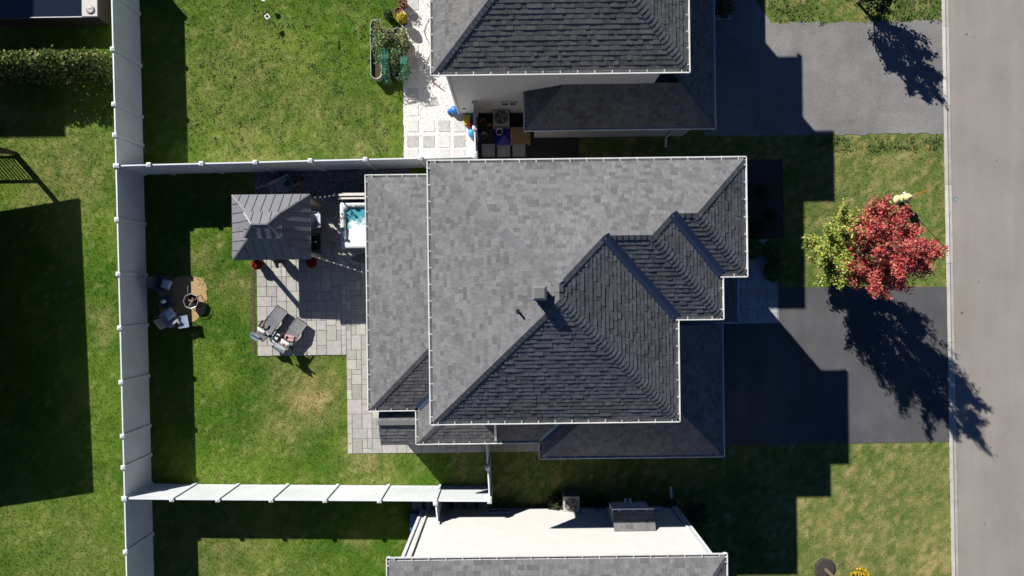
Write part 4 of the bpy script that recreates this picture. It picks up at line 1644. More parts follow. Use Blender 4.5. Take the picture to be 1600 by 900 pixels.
BOX = [(.07, .18, .04), (.09, .21, .05), (.045, .12, .03)]
shrub('round_shrub', 'clipped round shrub half hidden under the front eave', at(1177, 388, .4), .38, .72, 2600, BOX, group='round shrubs by the entrance')
shrub('round_shrub', 'clipped round shrub at the top right corner of the front landing', at(1208, 391, .4), .42, .80, 3000, BOX, group='round shrubs by the entrance')
shrub('round_shrub', 'clipped round shrub nearest the driveway on the front landing', at(1211, 424, .4), .42, .80, 3000, BOX, group='round shrubs by the entrance')
shrub('flowering_shrub', 'small yellow flowering plant at the bottom edge near the street', at(1343, 902, .2), .36, .40, 900, [(.08, .12, .02), (.12, .16, .03)], (.03, .05), fl=(420, [(.62, .45, .03), (.55, .36, .02)], .045))
# planting bed under the front window
FB = wrect(1150, 250, 1224, 372)
sheet('planting_bed', rag(Vector((FB[2], FB[1], 0)), Vector((FB[2], FB[3], 0)), 14, .05, 31) + [Vector((FB[0], FB[3], 0)), Vector((FB[0], FB[1], 0))], 0.009, M['dark_mulch'])
HARD.append(FB)
for i, (u, v, r, h) in enumerate(((1183, 352, .25, .4), (1190, 300, .28, .45), (1205, 335, .2, .35))):
    shrub('bedding_plant', ('low dark plant in the front bed just above the round shrubs', 'low dark plant in the front bed nearest the top', 'small low dark plant in the front bed towards the lawn')[i],
          at(u, v, .2), r, h, 600, [(.025, .05, .015), (.05, .06, .03)], cat='plant', rough=.5)

# hedge in the far top left
hr = empty('hedge', (0, 0, 0))
tag(hr, 'loose green hedge behind the rear fence in the top left', 'hedge')
hp0, hp1 = at(-60, 92, 1.6), at(150, 92, 1.6)
n = 9000
tt = rng.random(n)
ang = rng.uniform(0, math.pi, n)
wv = .55 + .25 * vnoise(tt * 9, tt * 0, 1.0, 1)
rad = rng.random(n) ** .3
P = np.stack([hp0.x + (hp1.x - hp0.x) * tt + rng.normal(0, .08, n), hp0.y + np.cos(ang) * .46 * rad + rng.normal(0, .06, n),
              np.sin(ang) * (1.5 + .5 * vnoise(tt * 14, tt * 3, 1.0, 2)) * rad + .05], 1)
cc = np.array([(.10, .15, .03), (.16, .20, .04), (.24, .27, .08), (.06, .10, .025)])[rng.integers(0, 4, n)] * rng.uniform(.7, 1.2, (n, 1))
place('foliage', leaf_mesh('foliage', P, rng.uniform(.04, .08, n), cc, M['leaf']), hr)
mb = MB()
for k in range(9):
    x = hp0.x + (hp1.x - hp0.x) * (k + .5) / 9
    mb.tube([(x, hp0.y, 0), (x + .05, hp0.y, .7), (x + .15, hp0.y + .1, 1.3)], [.03, .02, .008], 5)
    mb.tube([(x, hp0.y, .1), (x - .15, hp0.y - .1, .8), (x - .2, hp0.y - .2, 1.3)], [.02, .015, .006], 5)
mb.build('stem', M['bark'], hr)

# ================================================================== gazebo
ge = 1.92
g00, g11 = at(364, 406, ge), at(484, 303.5, ge)
gx_0, gy_0, gx_1, gy_1 = g00.x, g00.y, g11.x, g11.y
gcx, gcy = (gx_0 + gx_1) / 2, (gy_0 + gy_1) / 2
gz = empty('gazebo', (gcx, gcy, 0))
tag(gz, 'grey metal gazebo with two-tier standing-seam roof on the patio', 'gazebo')
HX, HY = (gx_1 - gx_0) / 2, (gy_1 - gy_0) / 2


def gz_tier(hx, hy, z0, z1, ix, iy, nx_, ny_, root):
    """hip frustum of separate metal panels from (hx,hy,z0) up to (ix,iy,z1)"""
    for sd in range(4):
        n_ = nx_ if sd % 2 == 0 else ny_
        if sd == 0:
            A, B, C, D = (-hx, -hy), (hx, -hy), (ix, -iy), (-ix, -iy)
        elif sd == 1:
            A, B, C, D = (hx, -hy), (hx, hy), (ix, iy), (ix, -iy)
        elif sd == 2:
            A, B, C, D = (hx, hy), (-hx, hy), (-ix, iy), (ix, iy)
        else:
            A, B, C, D = (-hx, hy), (-hx, -hy), (-ix, -iy), (-ix, iy)
        A, B, C, D = [Vector((p[0], p[1], z)) for p, z in ((A, z0), (B, z0), (C, z1), (D, z1))]
        e = (B - A).normalized()
        Ln = (B - A).length
        inn = (D - A) - e * (D - A).dot(e)                   # straight up-slope
        sl = inn.length
        inn.normalize()
        nn = e.cross(inn)
        a0, a1 = (D - A).dot(e), (C - A).dot(e)
        for k in range(n_):
            x0, x1 = Ln * k / n_, Ln * (k + 1) / n_
            # clip strip against the hips
            pl = [(x0 + .006, 0), (x1 - .006, 0), (x1 - .006, sl), (x0 + .006, sl)]
            pl = clip_poly(pl, -sl, a0, 0.0)                  # right of left hip: x >= a0*y/sl
            if pl:
                pl = clip_poly(pl, sl, (Ln - a1), sl * Ln)     # left of right hip
            if len(pl) < 3:
                continue
            mb = MB()
            top = [A + e * x + inn * y + nn * .012 for x, y in pl]
            bot = [A + e * x + inn * y for x, y in pl]
            m_ = len(pl)
            mb.add(top + bot, [tuple(range(m_)), tuple(range(m_, 2 * m_))[::-1]] + [(i, i + m_, (i + 1) % m_ + m_, (i + 1) % m_) for i in range(m_)],
                   random.uniform(.94, 1.06))
            # standing seam on the right edge
            ymax = max(y for x, y in pl if x > x1 - .02) if any(x > x1 - .02 for x, y in pl) else 0
            if k < n_ - 1 and ymax > .05:
                s0, s1_ = A + e * x1 + nn * .02, A + e * x1 + inn * min(ymax, sl) + nn * .02
                mb.bar(s0, s1_, .014, .032, 0.85)
            mb.build('roof_panel', M['grey_metal'], root)
    for sx_, sy_ in ((-1, -1), (1, -1), (1, 1), (-1, 1)):
        mb = MB()
        mb.bar((sx_ * hx, sy_ * hy, z0 + .012), (sx_ * ix, sy_ * iy, z1 + .014), .055, .035)
        mb.build('hip_trim', M['grey_trim'], root)


gz_tier(HX, HY, ge, ge + .70, HX * .40, HY * .36, 9, 7, gz)
gz_tier(HX * .46, HY * .38, ge + .86, ge + 1.16, HX * .20, .012, 4, 3, gz)
mb = MB()
mb.box((-HX * .41, -HY * .33, ge + .60), (HX * .41, HY * .33, ge + .88))
mb.build('cupola_frame', M['black_metal'], gz)
mb = MB()
for a, b in (((-1, -1), (1, -1)), ((1, -1), (1, 1)), ((1, 1), (-1, 1)), ((-1, 1), (-1, -1))):
    mb.bar((a[0] * HX * .46, a[1] * HY * .38, ge + .85), (b[0] * HX * .46, b[1] * HY * .38, ge + .85), .03, .04)
mb.build('cupola_trim', M['grey_trim'], gz)
mb = MB()
mb.bar((-HX * .2, 0, ge + 1.17), (HX * .2, 0, ge + 1.17), .05, .03)
mb.build('ridge_trim', M['grey_trim'], gz)
for sx_, sy_ in ((-1, -1), (1, -1), (1, 1), (-1, 1)):
    x, y = sx_ * (HX - .17), sy_ * (HY - .17)
    mb = MB()
    mb.box((x - .065, y - .065, .03), (x + .065, y + .065, ge - .02))
    mb.box((x - .10, y - .10, .03), (x + .10, y + .10, .07))
    mb.build('post', M['post_wood'], gz)
mb = MB()
for sgn in (-1, 1):
    mb.bar((-HX + .06, sgn * (HY - .17), ge - .06), (HX - .06, sgn * (HY - .17), ge - .06), .07, .14)
    mb.bar((sgn * (HX - .17), -HY + .3, ge - .065), (sgn * (HX - .17), HY - .3, ge - .065), .07, .13)
mb.build('beam', M['grey_trim'], gz)
# gutter edge
mb = MB()
for a, b in (((-HX, -HY), (HX, -HY)), ((HX, -HY), (HX, HY)), ((HX, HY), (-HX, HY)), ((-HX, HY), (-HX, -HY))):
    mb.bar((a[0], a[1], ge - .012), (b[0], b[1], ge - .012), .03, .04)
mb.build('eave_trim', M['grey_trim'], gz)
# closed curtain on the fence side, unseen and added to shade the patio
def added_curtain(x0, x1, y, name='added_curtain'):
    def fn(u, v):
        x = x0 + (x1 - x0) * u
        return (x, y + .03 * math.sin(u * 60) + .01 * math.sin(u * 23), .08 + (ge - .24) * v)
    return MB().grid(fn, 110, 3).build(name, M['added_curtain'], gz, True)


added_curtain(-HX + .28, HX - .62, HY - .10)

# seats under the gazebo, peeking out on the house side
def armchair(label, p, rz, name='armchair', fm_='blue_fab', group=None):
    r = empty(name, (p.x, p.y, .03), rz)
    tag(r, label, 'chair', group)
    mb = MB()
    mb.box((-.28, -.26, .30), (.28, .28, .42))
    mb.build('cushion', M[fm_], r)
    mb = MB()
    mb.grid(lambda u, v: (-.28 + .56 * u, -.24 - .16 * v + .03 * math.sin(u * math.pi), .40 + .48 * v), 6, 3)
    mb.grid(lambda u, v: (-.28 + .56 * u, -.32 - .16 * v + .03 * math.sin(u * math.pi), .40 + .48 * v), 6, 3)
    mb.bar((-.28, -.45, .885), (.28, -.45, .885), .10, .03)
    mb.build('backrest', M[fm_], r)
    for s_ in (-1, 1):
        mb = MB()
        mb.tube([(s_ * .33, .28, 0), (s_ * .33, .27, .58), (s_ * .33, -.28, .60), (s_ * .33, -.42, .55)], .022, 6)
        mb.build('armrest', M['black_metal'], r)
    for sx_, sy_ in ((-1, -1), (1, -1), (1, 1), (-1, 1)):
        mb = MB()
        mb.tube([(sx_ * .30, sy_ * .26, 0), (sx_ * .29, sy_ * .24, .32)], .02, 6)
        mb.build('leg', M['black_metal'], r)
    return r


armchair('dark patio chair with pale seat peeking out from under the gazebo, nearer the fence', at(486, 346, .4), R(90), fm_='pale_fab')
armchair('black patio chair peeking out from under the gazebo, nearer the lawn', at(486, 380, .4), R(90), fm_='black_metal')
ct = empty('coffee_table', (gcx - .15, gcy, .03))
tag(ct, 'low dark coffee table in the shade under the gazebo roof', 'table')
mb = MB(); mb.box((-.5, -.3, .38), (.5, .3, .42)); mb.build('table_top', M['dark_wood'], ct)
for a, b in ((-1, -1), (1, -1), (1, 1), (-1, 1)):
    mb = MB(); mb.box((a * .44 - .03, b * .25 - .03, 0), (a * .44 + .03, b * .25 + .03, .38)); mb.build('leg', M['dark_wood'], ct)
armchair('dark patio chair hidden deep under the gazebo on its left side', Vector((gcx - .85, gcy - .1, 0)), R(-90), fm_='black_metal')


def planter(label, p, r, h, potm, cols, fl, name='flower_pot', soil=True, n=350, plant_h=.3, zb=.03):
    root = empty(name, (p.x, p.y, zb))
    tag(root, label, 'flower pot')
    mb = MB()
    mb.lathe([(r * .72, 0), (r * .95, h * .85), (r, h * .87), (r * 1.02, h), (r * .9, h), (r * .86, h - .05)], (0, 0, 0), 18)
    mb.build('pot', M[potm], root, True)
    mb = MB()
    mb.lathe([(r * .87, h - .06), (.02, h - .045)], (0, 0, 0), 14)
    mb.build('soil', M['soil'], root)
    if n:
        d = rng.normal(size=(n, 3))
        d /= np.linalg.norm(d, axis=1)[:, None]
        d[:, 2] = np.abs(d[:, 2])
        P = d * np.array([r * 1.1, r * 1.1, plant_h]) * (rng.random((n, 1)) ** .4) + np.array([0, 0, h])
        cc = np.array(cols)[rng.integers(0, len(cols), n)] * rng.uniform(.7, 1.2, (n, 1))
        place('foliage', leaf_mesh('foliage', P, rng.uniform(.025, .05, n), cc, M['leaf']), root)
    if fl:
        m_, fc = fl
        d = rng.normal(size=(m_, 3))
        d /= np.linalg.norm(d, axis=1)[:, None]
        d[:, 2] = np.abs(d[:, 2])
        P = d * np.array([r * 1.15, r * 1.15, plant_h * 1.1]) + np.array([0, 0, h])
        place('flowers', leaf_mesh('flowers', P, rng.uniform(.02, .042, m_), np.array(fc)[rng.integers(0, len(fc), m_)], M['leaf'], aspect=.9), root)
    return root


GRN = [(.05, .09, .02), (.07, .12, .03)]
planter('pot of red flowers at the lawn side corner of the gazebo', at(402, 413, .35), .16, .32, 'red_pot', GRN, (260, [(.40, .012, .012), (.30, .01, .01)]), n=120, plant_h=.14)
planter('pot of red flowers at the house side corner of the gazebo', at(487, 410, .35), .16, .32, 'red_pot', GRN, (260, [(.40, .012, .012), (.30, .01, .01)]), n=120, plant_h=.14)
# tall grassy planter (throws the feathery shadow on the patio)
planter('dark pot with feathery grass beside the gazebo edge', at(438, 404, .3), .19, .38, 'black_metal', [(.07, .10, .03), (.12, .13, .05)], None, n=420, plant_h=.5)

# ================================================================== hot tub with folded cover
t0, t1 = at(532, 388, .9), at(534, 316, .9)
tx0, ty0, ty1 = t0.x, t0.y, t1.y
tx1 = tx0 + 1.75
tub = empty('hot_tub', (tx0, ty0, 0))
tag(tub, 'hot tub with foaming turquoise water tucked under the back eave', 'hot tub')
TL, TW_ = ty1 - ty0, tx1 - tx0
mb = MB()
mb.box((.03, .03, .02), (TW_ - .03, TL - .03, .36))
for a_, b_, c_, d_ in ((.03, .03, .10, TL - .03), (TW_ - .10, .03, TW_ - .03, TL - .03), (.10, .03, TW_ - .10, .10), (.10, TL - .10, TW_ - .10, TL - .03)):
    mb.box((a_, b_, .36), (c_, d_, .81))
cab = mb.build('cabinet', M['brown_cab'], tub)
for k in range(8):
    mb = MB(); mb.box((.012, .05 + k * (TL - .1) / 8, .05), (.034, .05 + (k + .92) * (TL - .1) / 8, .78)); mb.build('slat', M['brown_cab'], cab)


def rrect(hx, hy, r, n=6):
    out = []
    for cx_, cy_, a0 in ((hx - r, hy - r, 0), (-hx + r, hy - r, 90), (-hx + r, -hy + r, 180), (hx - r, -hy + r, 270)):
        for k in range(n + 1):
            a = R(a0 + 90 * k / n)
            out.append((cx_ + r * math.cos(a), cy_ + r * math.sin(a)))
    return out


rings = [(TW_ / 2, TL / 2, .10, .80), (TW_ / 2 + .01, TL / 2 + .01, .11, .87), (TW_ / 2 - .02, TL / 2 - .02, .12, .905), (TW_ / 2 - .13, TL / 2 - .13, .20, .905),
         (TW_ / 2 - .17, TL / 2 - .17, .22, .86), (TW_ / 2 - .22, TL / 2 - .22, .22, .45), (TW_ / 2 - .5, TL / 2 - .45, .2, .40)]
mb = MB()
vs = []
for hx, hy, r, z in rings:
    for i, (x, y) in enumerate(rrect(hx, hy, r)):
        wob = 1.0 if z > .88 and hx > TW_ / 2 - .05 or z < .88 and hx > TW_ / 2 - .05 else 1 + .035 * math.sin(i * 1.7)
        vs.append((TW_ / 2 + x * wob, TL / 2 + y * wob, z))
nn_ = len(rrect(1, 1, .1))
mb.add(vs, [(j * nn_ + i, j * nn_ + (i + 1) % nn_, (j + 1) * nn_ + (i + 1) % nn_, (j + 1) * nn_ + i) for j in range(len(rings) - 1) for i in range(nn_)] + [tuple(range((len(rings) - 1) * nn_, len(rings) * nn_))])
mb.build('shell', M['shell'], tub, True)
mb = MB()
wr = rrect(TW_ / 2 - .165, TL / 2 - .165, .22)
mb.add([(TW_ / 2 + x, TL / 2 + y, .80) for x, y in wr], [tuple(range(len(wr)))])
mb.build('water', M['water'], tub)
for i, (x, y, a) in enumerate(((.14, TL - .55, 90), (.17, .34, 60), (.55, TL - .16, 0), (1.1, TL - .16, 0), (.14, TL - .95, 90))):
    mb = MB()
    mb.lathe([(.10, 0), (.10, .03), (.07, .05), (.02, .052)], (0, 0, 0), 14, sx=1, sy_=.5)
    o = mb.build('headrest', M['grey_trim'], tub, True, loc=(x, y, .885))
    o.rotation_euler = (0, 0, R(a))
tub_ov = empty('hot_tub_cover', (tx0, ty1, 0))
tag(tub_ov, 'pale folded hot tub cover leaning on its lifter at the fence side', 'cover')
for k, (y, z0_, z1_, wd) in enumerate(((.10, .35, 1.02, .10), (.23, .35, 1.00, .10))):
    mb = MB()
    mb.box((-.02, y, z0_), (TW_, y + wd, z1_), top=.995)
    mb.build('cover_panel', M['cover'], tub_ov)
mb = MB()
mb.bar((-.05, .205, 1.03), (TW_ + .02, .205, 1.03), .03, .03)
for x in (-.05, TW_ + .02):
    mb.tube([(x, -.25, .4), (x, .1, .9), (x, .205, 1.03)], .018, 6)
    mb.tube([(x, -.25, .4), (x, .205, .05), (x, .4, .35)], .018, 6)
mb.build('lifter', M['black_metal'], tub_ov)
# white pebble patch at the foot of the tub
PB = wrect(524, 384, 600, 412)
sheet('pebble_bed', rag(Vector((PB[0], PB[1], 0)), Vector((PB[2], PB[1], 0)), 8, .05, 41) + rag(Vector((PB[2], PB[3], 0)), Vector((PB[0], PB[3], 0)), 8, .03, 42), 0.038, M['stone_d'], col=1.6)
pebbles('white_pebbles', PB, 900, .03, .055, 'stone_w', [(1, 1, 1), (.85, .83, .78), (.7, .68, .62)], zb=.038, label='rounded white pebbles beside the hot tub',
        mask=lambda x, y: (x - PB[0]) / (PB[2] - PB[0]) < .5 + .2 * np.sin(y * 9))
P_ = wrect(523, 316, 531, 400)
pebbles('white_pebbles', (P_[0], P_[1], P_[2] + .1, P_[3]), 200, .025, .05, 'stone_w', [(1, 1, 1), (.75, .73, .68), (.5, .48, .45)], zb=.034, label='narrow line of pale pebbles along the hot tub side')

# ================================================================== string lights
def string(label, a, b, sag, nb):
    r = empty('string_light', a)
    tag(r, label, 'string light', 'strings of garden lights')
    pts = [a.lerp(b, t / 14) - a + Vector((0, 0, -sag * 4 * (t / 14) * (1 - t / 14))) for t in range(15)]
    MB().tube(pts, .008, 5).build('wire', M['black_metal'], r)
    for k in range(nb):
        t = (k + .5) / nb
        p = (b - a) * t + Vector((0, 0, -sag * 4 * t * (1 - t)))
        mb = MB()
        mb.lathe([(.006, .0), (.016, -.02), (.032, -.055), (.022, -.085), (.004, -.095)], p, 8)
        mb.build('bulb', M['bulb'], r, True)


string('string of bulbs from gazebo to the hot tub cover', Vector((gx_1 - .12, gy_1 - .12, ge - .05)), Vector((tx0 - .04, ty1 + .2, 1.4)), .12, 6)
string('string of bulbs from gazebo down to the back eave of the house', Vector((gx_1 - .1, gy_0 + .15, ge - .05)), Vector((lx + .05, at(568, 431, 2.8).y, 2.8)), .18, 9)
mb = MB()
mb.tube([(0, 0, 0), (0, 0, 1.45)], .025, 8)
mb.lathe([(.04, 1.45), (.04, 1.49), (.01, 1.51)], (0, 0, 0), 8)
o = mb.build('light_pole', M['black_metal'], loc=(tx0 - .05, ty1 + .22, 0))
tag(o, 'thin black pole holding the lights beside the hot tub cover', 'pole')

# ================================================================== loungers, table, pillows
def lounger(label, p, rz):
    r = empty('sun_lounger', (p.x, p.y, .03), rz)
    r.scale = (.88, .86, .88)
    tag(r, label, 'sun lounger', 'sling loungers on the patio')
    prof = [(-.42, .98), (-.25, .66), (-.10, .42), (.0, .36), (.25, .38), (.52, .42), (.80, .34), (1.05, .26)]

    def sling(name, lo, hi, m):
        mb = MB()
        sub = prof[lo:hi + 1]
        for th in (0, -.018):
            o = len(mb.v)
            mb.add([(x, y, z + th - .012 * math.cos(y / .27 * 1.57)) for x, z in sub for y in (-.27, -.13, 0, .13, .27)],
                   [(j * 5 + i, j * 5 + i + 1, (j + 1) * 5 + i + 1, (j + 1) * 5 + i) for j in range(len(sub) - 1) for i in range(4)])
        return mb.build(name, m, r, True)
    sling('backrest', 0, 2, M['sling'])
    sling('seat', 2, 5, M['sling'])
    sling('leg_rest', 5, 7, M['sling'])
    for s_ in (-1, 1):
        mb = MB(); mb.tube([(x, s_ * .285, z) for x, z in prof], .017, 6); mb.build('side_rail', M['black_metal'], r)
        mb = MB(); mb.tube([(-.32, s_ * .34, .02), (-.02, s_ * .34, .5), (.02, s_ * .34, .56), (.10, s_ * .34, .585)], .016, 6)
        mb.tube([(.55, s_ * .34, .02), (.12, s_ * .34, .40), (-.20, s_ * .34, .58)], .016, 6)
        mb.build('leg', M['black_metal'], r)
        mb = MB(); mb.box((-.22, s_ * .34 - .035, .575), (.24, s_ * .34 + .035, .60)); mb.build('armrest', M['black_metal'], r)
    mb = MB()
    for x, y in ((-.32, .02), (.55, .02)):
        mb.tube([(x, -.34, y), (x, .34, y)], .016, 6)
    mb.tube([(-.42, -.285, .98), (-.42, .285, .98)], .017, 6)
    mb.tube([(1.05, -.285, .26), (1.05, .285, .26)], .017, 6)
    mb.build('crossbar', M['black_metal'], r)
    return r


LA = R(55)
l1, l2 = at(418, 514, .4), at(449, 533, .4)
lounger('grey sling lounger on the patio corner, the one nearer the lawn', l1, LA)
lounger('grey sling lounger on the patio corner, the one nearer the house', l2, LA)


def loc_pt(p, x, y):
    c, s_ = math.cos(LA), math.sin(LA)
    x, y = x * .88, y * .86
    return Vector((p.x + x * c - y * s_, p.y + x * s_ + y * c, 0))


LEAF = [(0, .5), (.09, .33), (.2, .38), (.16, .12), (.33, .22), (.36, .10), (.5, .12), (.42, .0), (.46, -.06), (.24, -.22), (.27, -.31), (.03, -.27), (.03, -.5)]
LEAF = LEAF + [(-x, y) for x, y in LEAF[::-1]]


def pillow(label, p, z, rz, tilt, wd=.40, hg=.30, leaf=True, m='white_fab', m2='red_fab'):
    z = z * .92 if leaf else z
    o = empty('pillow', (p.x, p.y, z), rz)
    o.rotation_euler = (0, tilt, rz)
    tag(o, label, 'pillow')

    def fn(sg):
        def g(u, v):
            a, b = (u - .5) * 2, (v - .5) * 2
            t = (1 - a ** 4) * (1 - b ** 4)
            k = 1 - .07 * (abs(a) * abs(b)) ** 2
            return (a * hg / 2 * (1 - .06 * (1 - b * b)), b * wd / 2 * (1 - .06 * (1 - a * a)), sg * .07 * t ** .5)
        return g
    mb = MB()
    mb.grid(fn(1), 10, 10)
    mb.grid(fn(-1), 10, 10)
    mb.build('cushion', M[m], o, True)
    if leaf:
        mb = MB()
        n_ = len(LEAF)
        vs = [(0, 0, .074)] + [(y * hg * .62, x * wd * .50, .0715 - .03 * (abs(x) + abs(y)) ** 2) for x, y in LEAF]
        mb.add(vs, [(0, i + 1, (i + 1) % n_ + 1) for i in range(n_)])
        mb.v = [(x, y, z + .004) for x, y, z in mb.v]
        mb.build('leaf_emblem', M[m2], o)
    return o


pillow('white pillow with red leaf on the lounger nearer the lawn', loc_pt(l1, -.17, .10), .66, LA, -1.0, .38, .32)
pillow('white pillow with red leaf on the lounger nearer the house', loc_pt(l2, -.10, -.02), .60, LA, -.8, .40, .30)


def towel(label, p, z, rz, tilt, wd, hg, m):
    z, wd, hg = z * .89 + .01, wd * .9, hg * .9
    o = empty('towel', (p.x, p.y, z), rz)
    o.rotation_euler = (0, tilt, rz)
    tag(o, label, 'towel')
    mb = MB()
    for sg in (0, -.025):
        mb.grid(lambda u, v: ((u - .5) * hg, (v - .5) * wd, sg + .012 * math.sin(u * 9 + v * 4)), 8, 8)
    mb.grid(lambda u, v: (-.5 * hg, (v - .5) * wd, -.025 * u + .012 * math.sin(v * 4)), 1, 8)
    mb.grid(lambda u, v: (.5 * hg, (v - .5) * wd, -.025 * u + .012 * math.sin(9 + v * 4)), 1, 8)
    mb.build('cloth', M[m], o, True)


towel('slate blue headrest pad at the head of the lounger nearer the lawn', loc_pt(l1, -.46, .14), .93, LA, -.55, .40, .30, 'blue_fab')
towel('pale blue towel hung over the head of the lounger nearer the house', loc_pt(l2, -.36, .0), .86, LA, -.8, .52, .42, 'pale_fab')
towel('pale towel folded on the lounger nearer the lawn beside its pillow', loc_pt(l1, -.18, -.16), .66, LA, -.9, .22, .30, 'pale_fab')
towel('rumpled pink towel on the seat of the lounger nearer the house', loc_pt(l2, .16, .02), .44, LA + .3, 0, .40, .24, 'pink_fab')
tp = loc_pt((l1 + l2) / 2, -.12, 0)
st_ = empty('side_table', (tp.x, tp.y, .03), LA)
tag(st_, 'small black side table between the two loungers', 'table')
mb = MB()
mb.box((-.19, -.15, .43), (.19, .15, .455))
mb.build('table_top', M['pale_fab'], st_)
mb = MB()
mb.tube([(.2 * math.cos(k * .3927) * 1.1, .2 * math.sin(k * .3927), .44) for k in range(17)], .014, 5)
mb.build('rim', M['black_metal'], st_)
for a, b in ((-1, -1), (1, -1), (1, 1), (-1, 1)):
    mb = MB(); mb.tube([(a * .18, b * .16, 0), (a * .13, b * .11, .44)], .012, 5); mb.build('leg', M['black_metal'], st_)
for i, (x, y, m_, lb) in enumerate(((.12, -.06, 'black_metal', 'dark tumbler on the small table between the loungers'), (-.08, .06, 'galv', 'grey metal can on the small table between the loungers'))):
    q = loc_pt(tp, x, y)
    mb = MB(); mb.lathe([(.035, 0), (.042, .13), (.038, .13), (.03, .02)], (0, 0, 0), 12)
    tag(mb.build('cup', M[m_], None, True, loc=(q.x, q.y, .486)), lb, 'cup')

# ================================================================== fire pit corner
fp = at(299, 470.5, .35)
pit = [at(u, v) for u, v in ((256, 436), (288, 431), (318, 434), (324, 450), (323, 475), (319, 490), (299, 505), (264, 508), (251, 492), (249, 454))]
sheet('fire_pit_clearing', [p for q in range(len(pit)) for p in rag(pit[q], pit[(q + 1) % len(pit)], 5, .03, 60 + q)[:-1]][::-1], 0.009, M['sand'])
PITC = at(286, 471)
fr = empty('fire_pit', (fp.x, fp.y, 0))
tag(fr, 'round black metal fire pit with ring rail and logs on bare earth', 'fire pit')
mb = MB()
mb.lathe([(.06, .14), (.16, .17), (.245, .26), (.265, .33), (.25, .33), (.22, .26), (.12, .20), (.02, .19)], (0, 0, 0), 20)
mb.build('bowl', M['black_metal'], fr, True)
mb = MB()
mb.tube([(.285 * math.cos(k * math.pi / 4), .285 * math.sin(k * math.pi / 4), .40) for k in range(9)], .013, 6)
mb.build('rail', M['galv'], fr)
for k in range(4):
    a = k * math.pi / 2 + math.pi / 4
    mb = MB(); mb.tube([(math.cos(a) * .30, math.sin(a) * .30, 0), (math.cos(a) * .24, math.sin(a) * .24, .25), (math.cos(a) * .285, math.sin(a) * .285, .41)], .014, 6)
    mb.build('leg', M['black_metal'], fr)
for k, (a, x, y, z) in enumerate(((.3, 0, .03, .25), (1.5, .03, -.02, .30), (2.5, -.05, 0, .28), (.9, .0, -.06, .34))):
    mb = MB(); d_ = Vector((math.cos(a), math.sin(a), .15)) * .15
    mb.tube([Vector((x, y, z)) - d_, Vector((x, y, z)) + d_], [.035, .03], 7)
    mb.build('log', M['log'], fr)
mb = MB()
mb.tube([(-.10, .30, .42), (-.06, .58, .50)], .011, 6)
mb.build('poker', M['galv'], fr)


def deck_chair(label, p, rz, seatm, stripe=None):
    r = empty('deck_chair', (p.x, p.y, .0), rz)
    r.scale = (.86, .86, .9)
    tag(r, label, 'chair', 'chairs around the fire pit')
    for k in range(5):
        mb = MB(); y = -.20 + k * .10
        mb.box((-.24, y - .043, .36), (.24, y + .043, .385))
        mb.build('seat_slat', M[seatm], r)
    for k in range(5):
        mb = MB(); x = -.20 + k * .10
        mb.add([(x - .042 + a * .084, -.24 - .22 * b, .38 + .50 * b) for a, b in ((0, 0), (1, 0), (1, 1), (0, 1))] + [(x - .042 + a * .084, -.265 - .22 * b, .37 + .50 * b) for a, b in ((0, 0), (1, 0), (1, 1), (0, 1))],
               [(0, 1, 2, 3), (7, 6, 5, 4), (0, 4, 5, 1), (1, 5, 6, 2), (2, 6, 7, 3), (3, 7, 4, 0)])
        mb.build('back_slat', M[stripe or seatm], r)
    for s_ in (-1, 1):
        mb = MB(); mb.box((s_ * .30 - .05, -.28, .56), (s_ * .30 + .05, .28, .585)); mb.build('armrest', M[seatm], r)
        for y in (-.24, .24):
            mb = MB(); mb.box((s_ * .29 - .03, y - .03, 0), (s_ * .29 + .03, y + .03, .56)); mb.build('leg', M[seatm], r)
    return r


M['chair_navy'] = mat('navy_wood', (0.035, 0.05, 0.075), 0.6)
cA, cB, cC, cD = at(253, 443, .4), at(258, 471, .4), at(266, 497, .4), at(286, 503, .4)
deck_chair('dark slatted chair with striped cushion beside the fire pit, farthest up', cA, R(-100), 'chair_navy')
deck_chair('pale slatted chair with square cushion beside the fire pit at its lower left', cC, R(-52), 'galv')
pillow('blue striped cushion on the uppermost fire pit chair', at(259, 444, .5), .46, R(-110), 0, .38, .36, leaf=False, m='pale_fab')
pillow('pale square cushion on the lower left fire pit chair', at(262, 491, .6), .48, R(-52), .1, .40, .38, leaf=False, m='pale_fab')
stl = empty('camp_stool', (cD.x, cD.y, 0), R(10))
tag(stl, 'small blue folding stool just below the fire pit', 'stool', 'seats around the fire pit')
mb = MB(); mb.grid(lambda u, v: ((u - .5) * .42, (v - .5) * .46, .42 - .05 * math.sin(u * math.pi)), 6, 2); mb.grid(lambda u, v: ((u - .5) * .42, (v - .5) * .46, .40 - .05 * math.sin(u * math.pi)), 6, 2)
mb.build('seat', M['blue_fab'], stl)
for s_ in (-1, 1):
    mb = MB(); mb.tube([(-.21, s_ * .22, .42), (.19, s_ * .22, 0)], .013, 5); mb.tube([(.21, s_ * .20, .42), (-.19, s_ * .20, 0)], .013, 5); mb.build('leg', M['black_metal'], stl)
lt = empty('side_table', (cB.x, cB.y, 0), R(20))
tag(lt, 'small dark side table between the fire pit chairs in the fence shadow', 'table')
mb = MB(); mb.box((-.22, -.22, .40), (.22, .22, .43)); mb.build('table_top', M['chair_navy'], lt)
for a, b in ((-1, -1), (1, -1), (1, 1), (-1, 1)):
    mb = MB(); mb.box((a * .18 - .02, b * .18 - .02, 0), (a * .18 + .02, b * .18 + .02, .40)); mb.build('leg', M['chair_navy'], lt)
mb = MB(); mb.lathe([(.06, 0), (.07, .02), (.07, .18), (.03, .22), (.02, .25)], (0, 0, 0), 12)
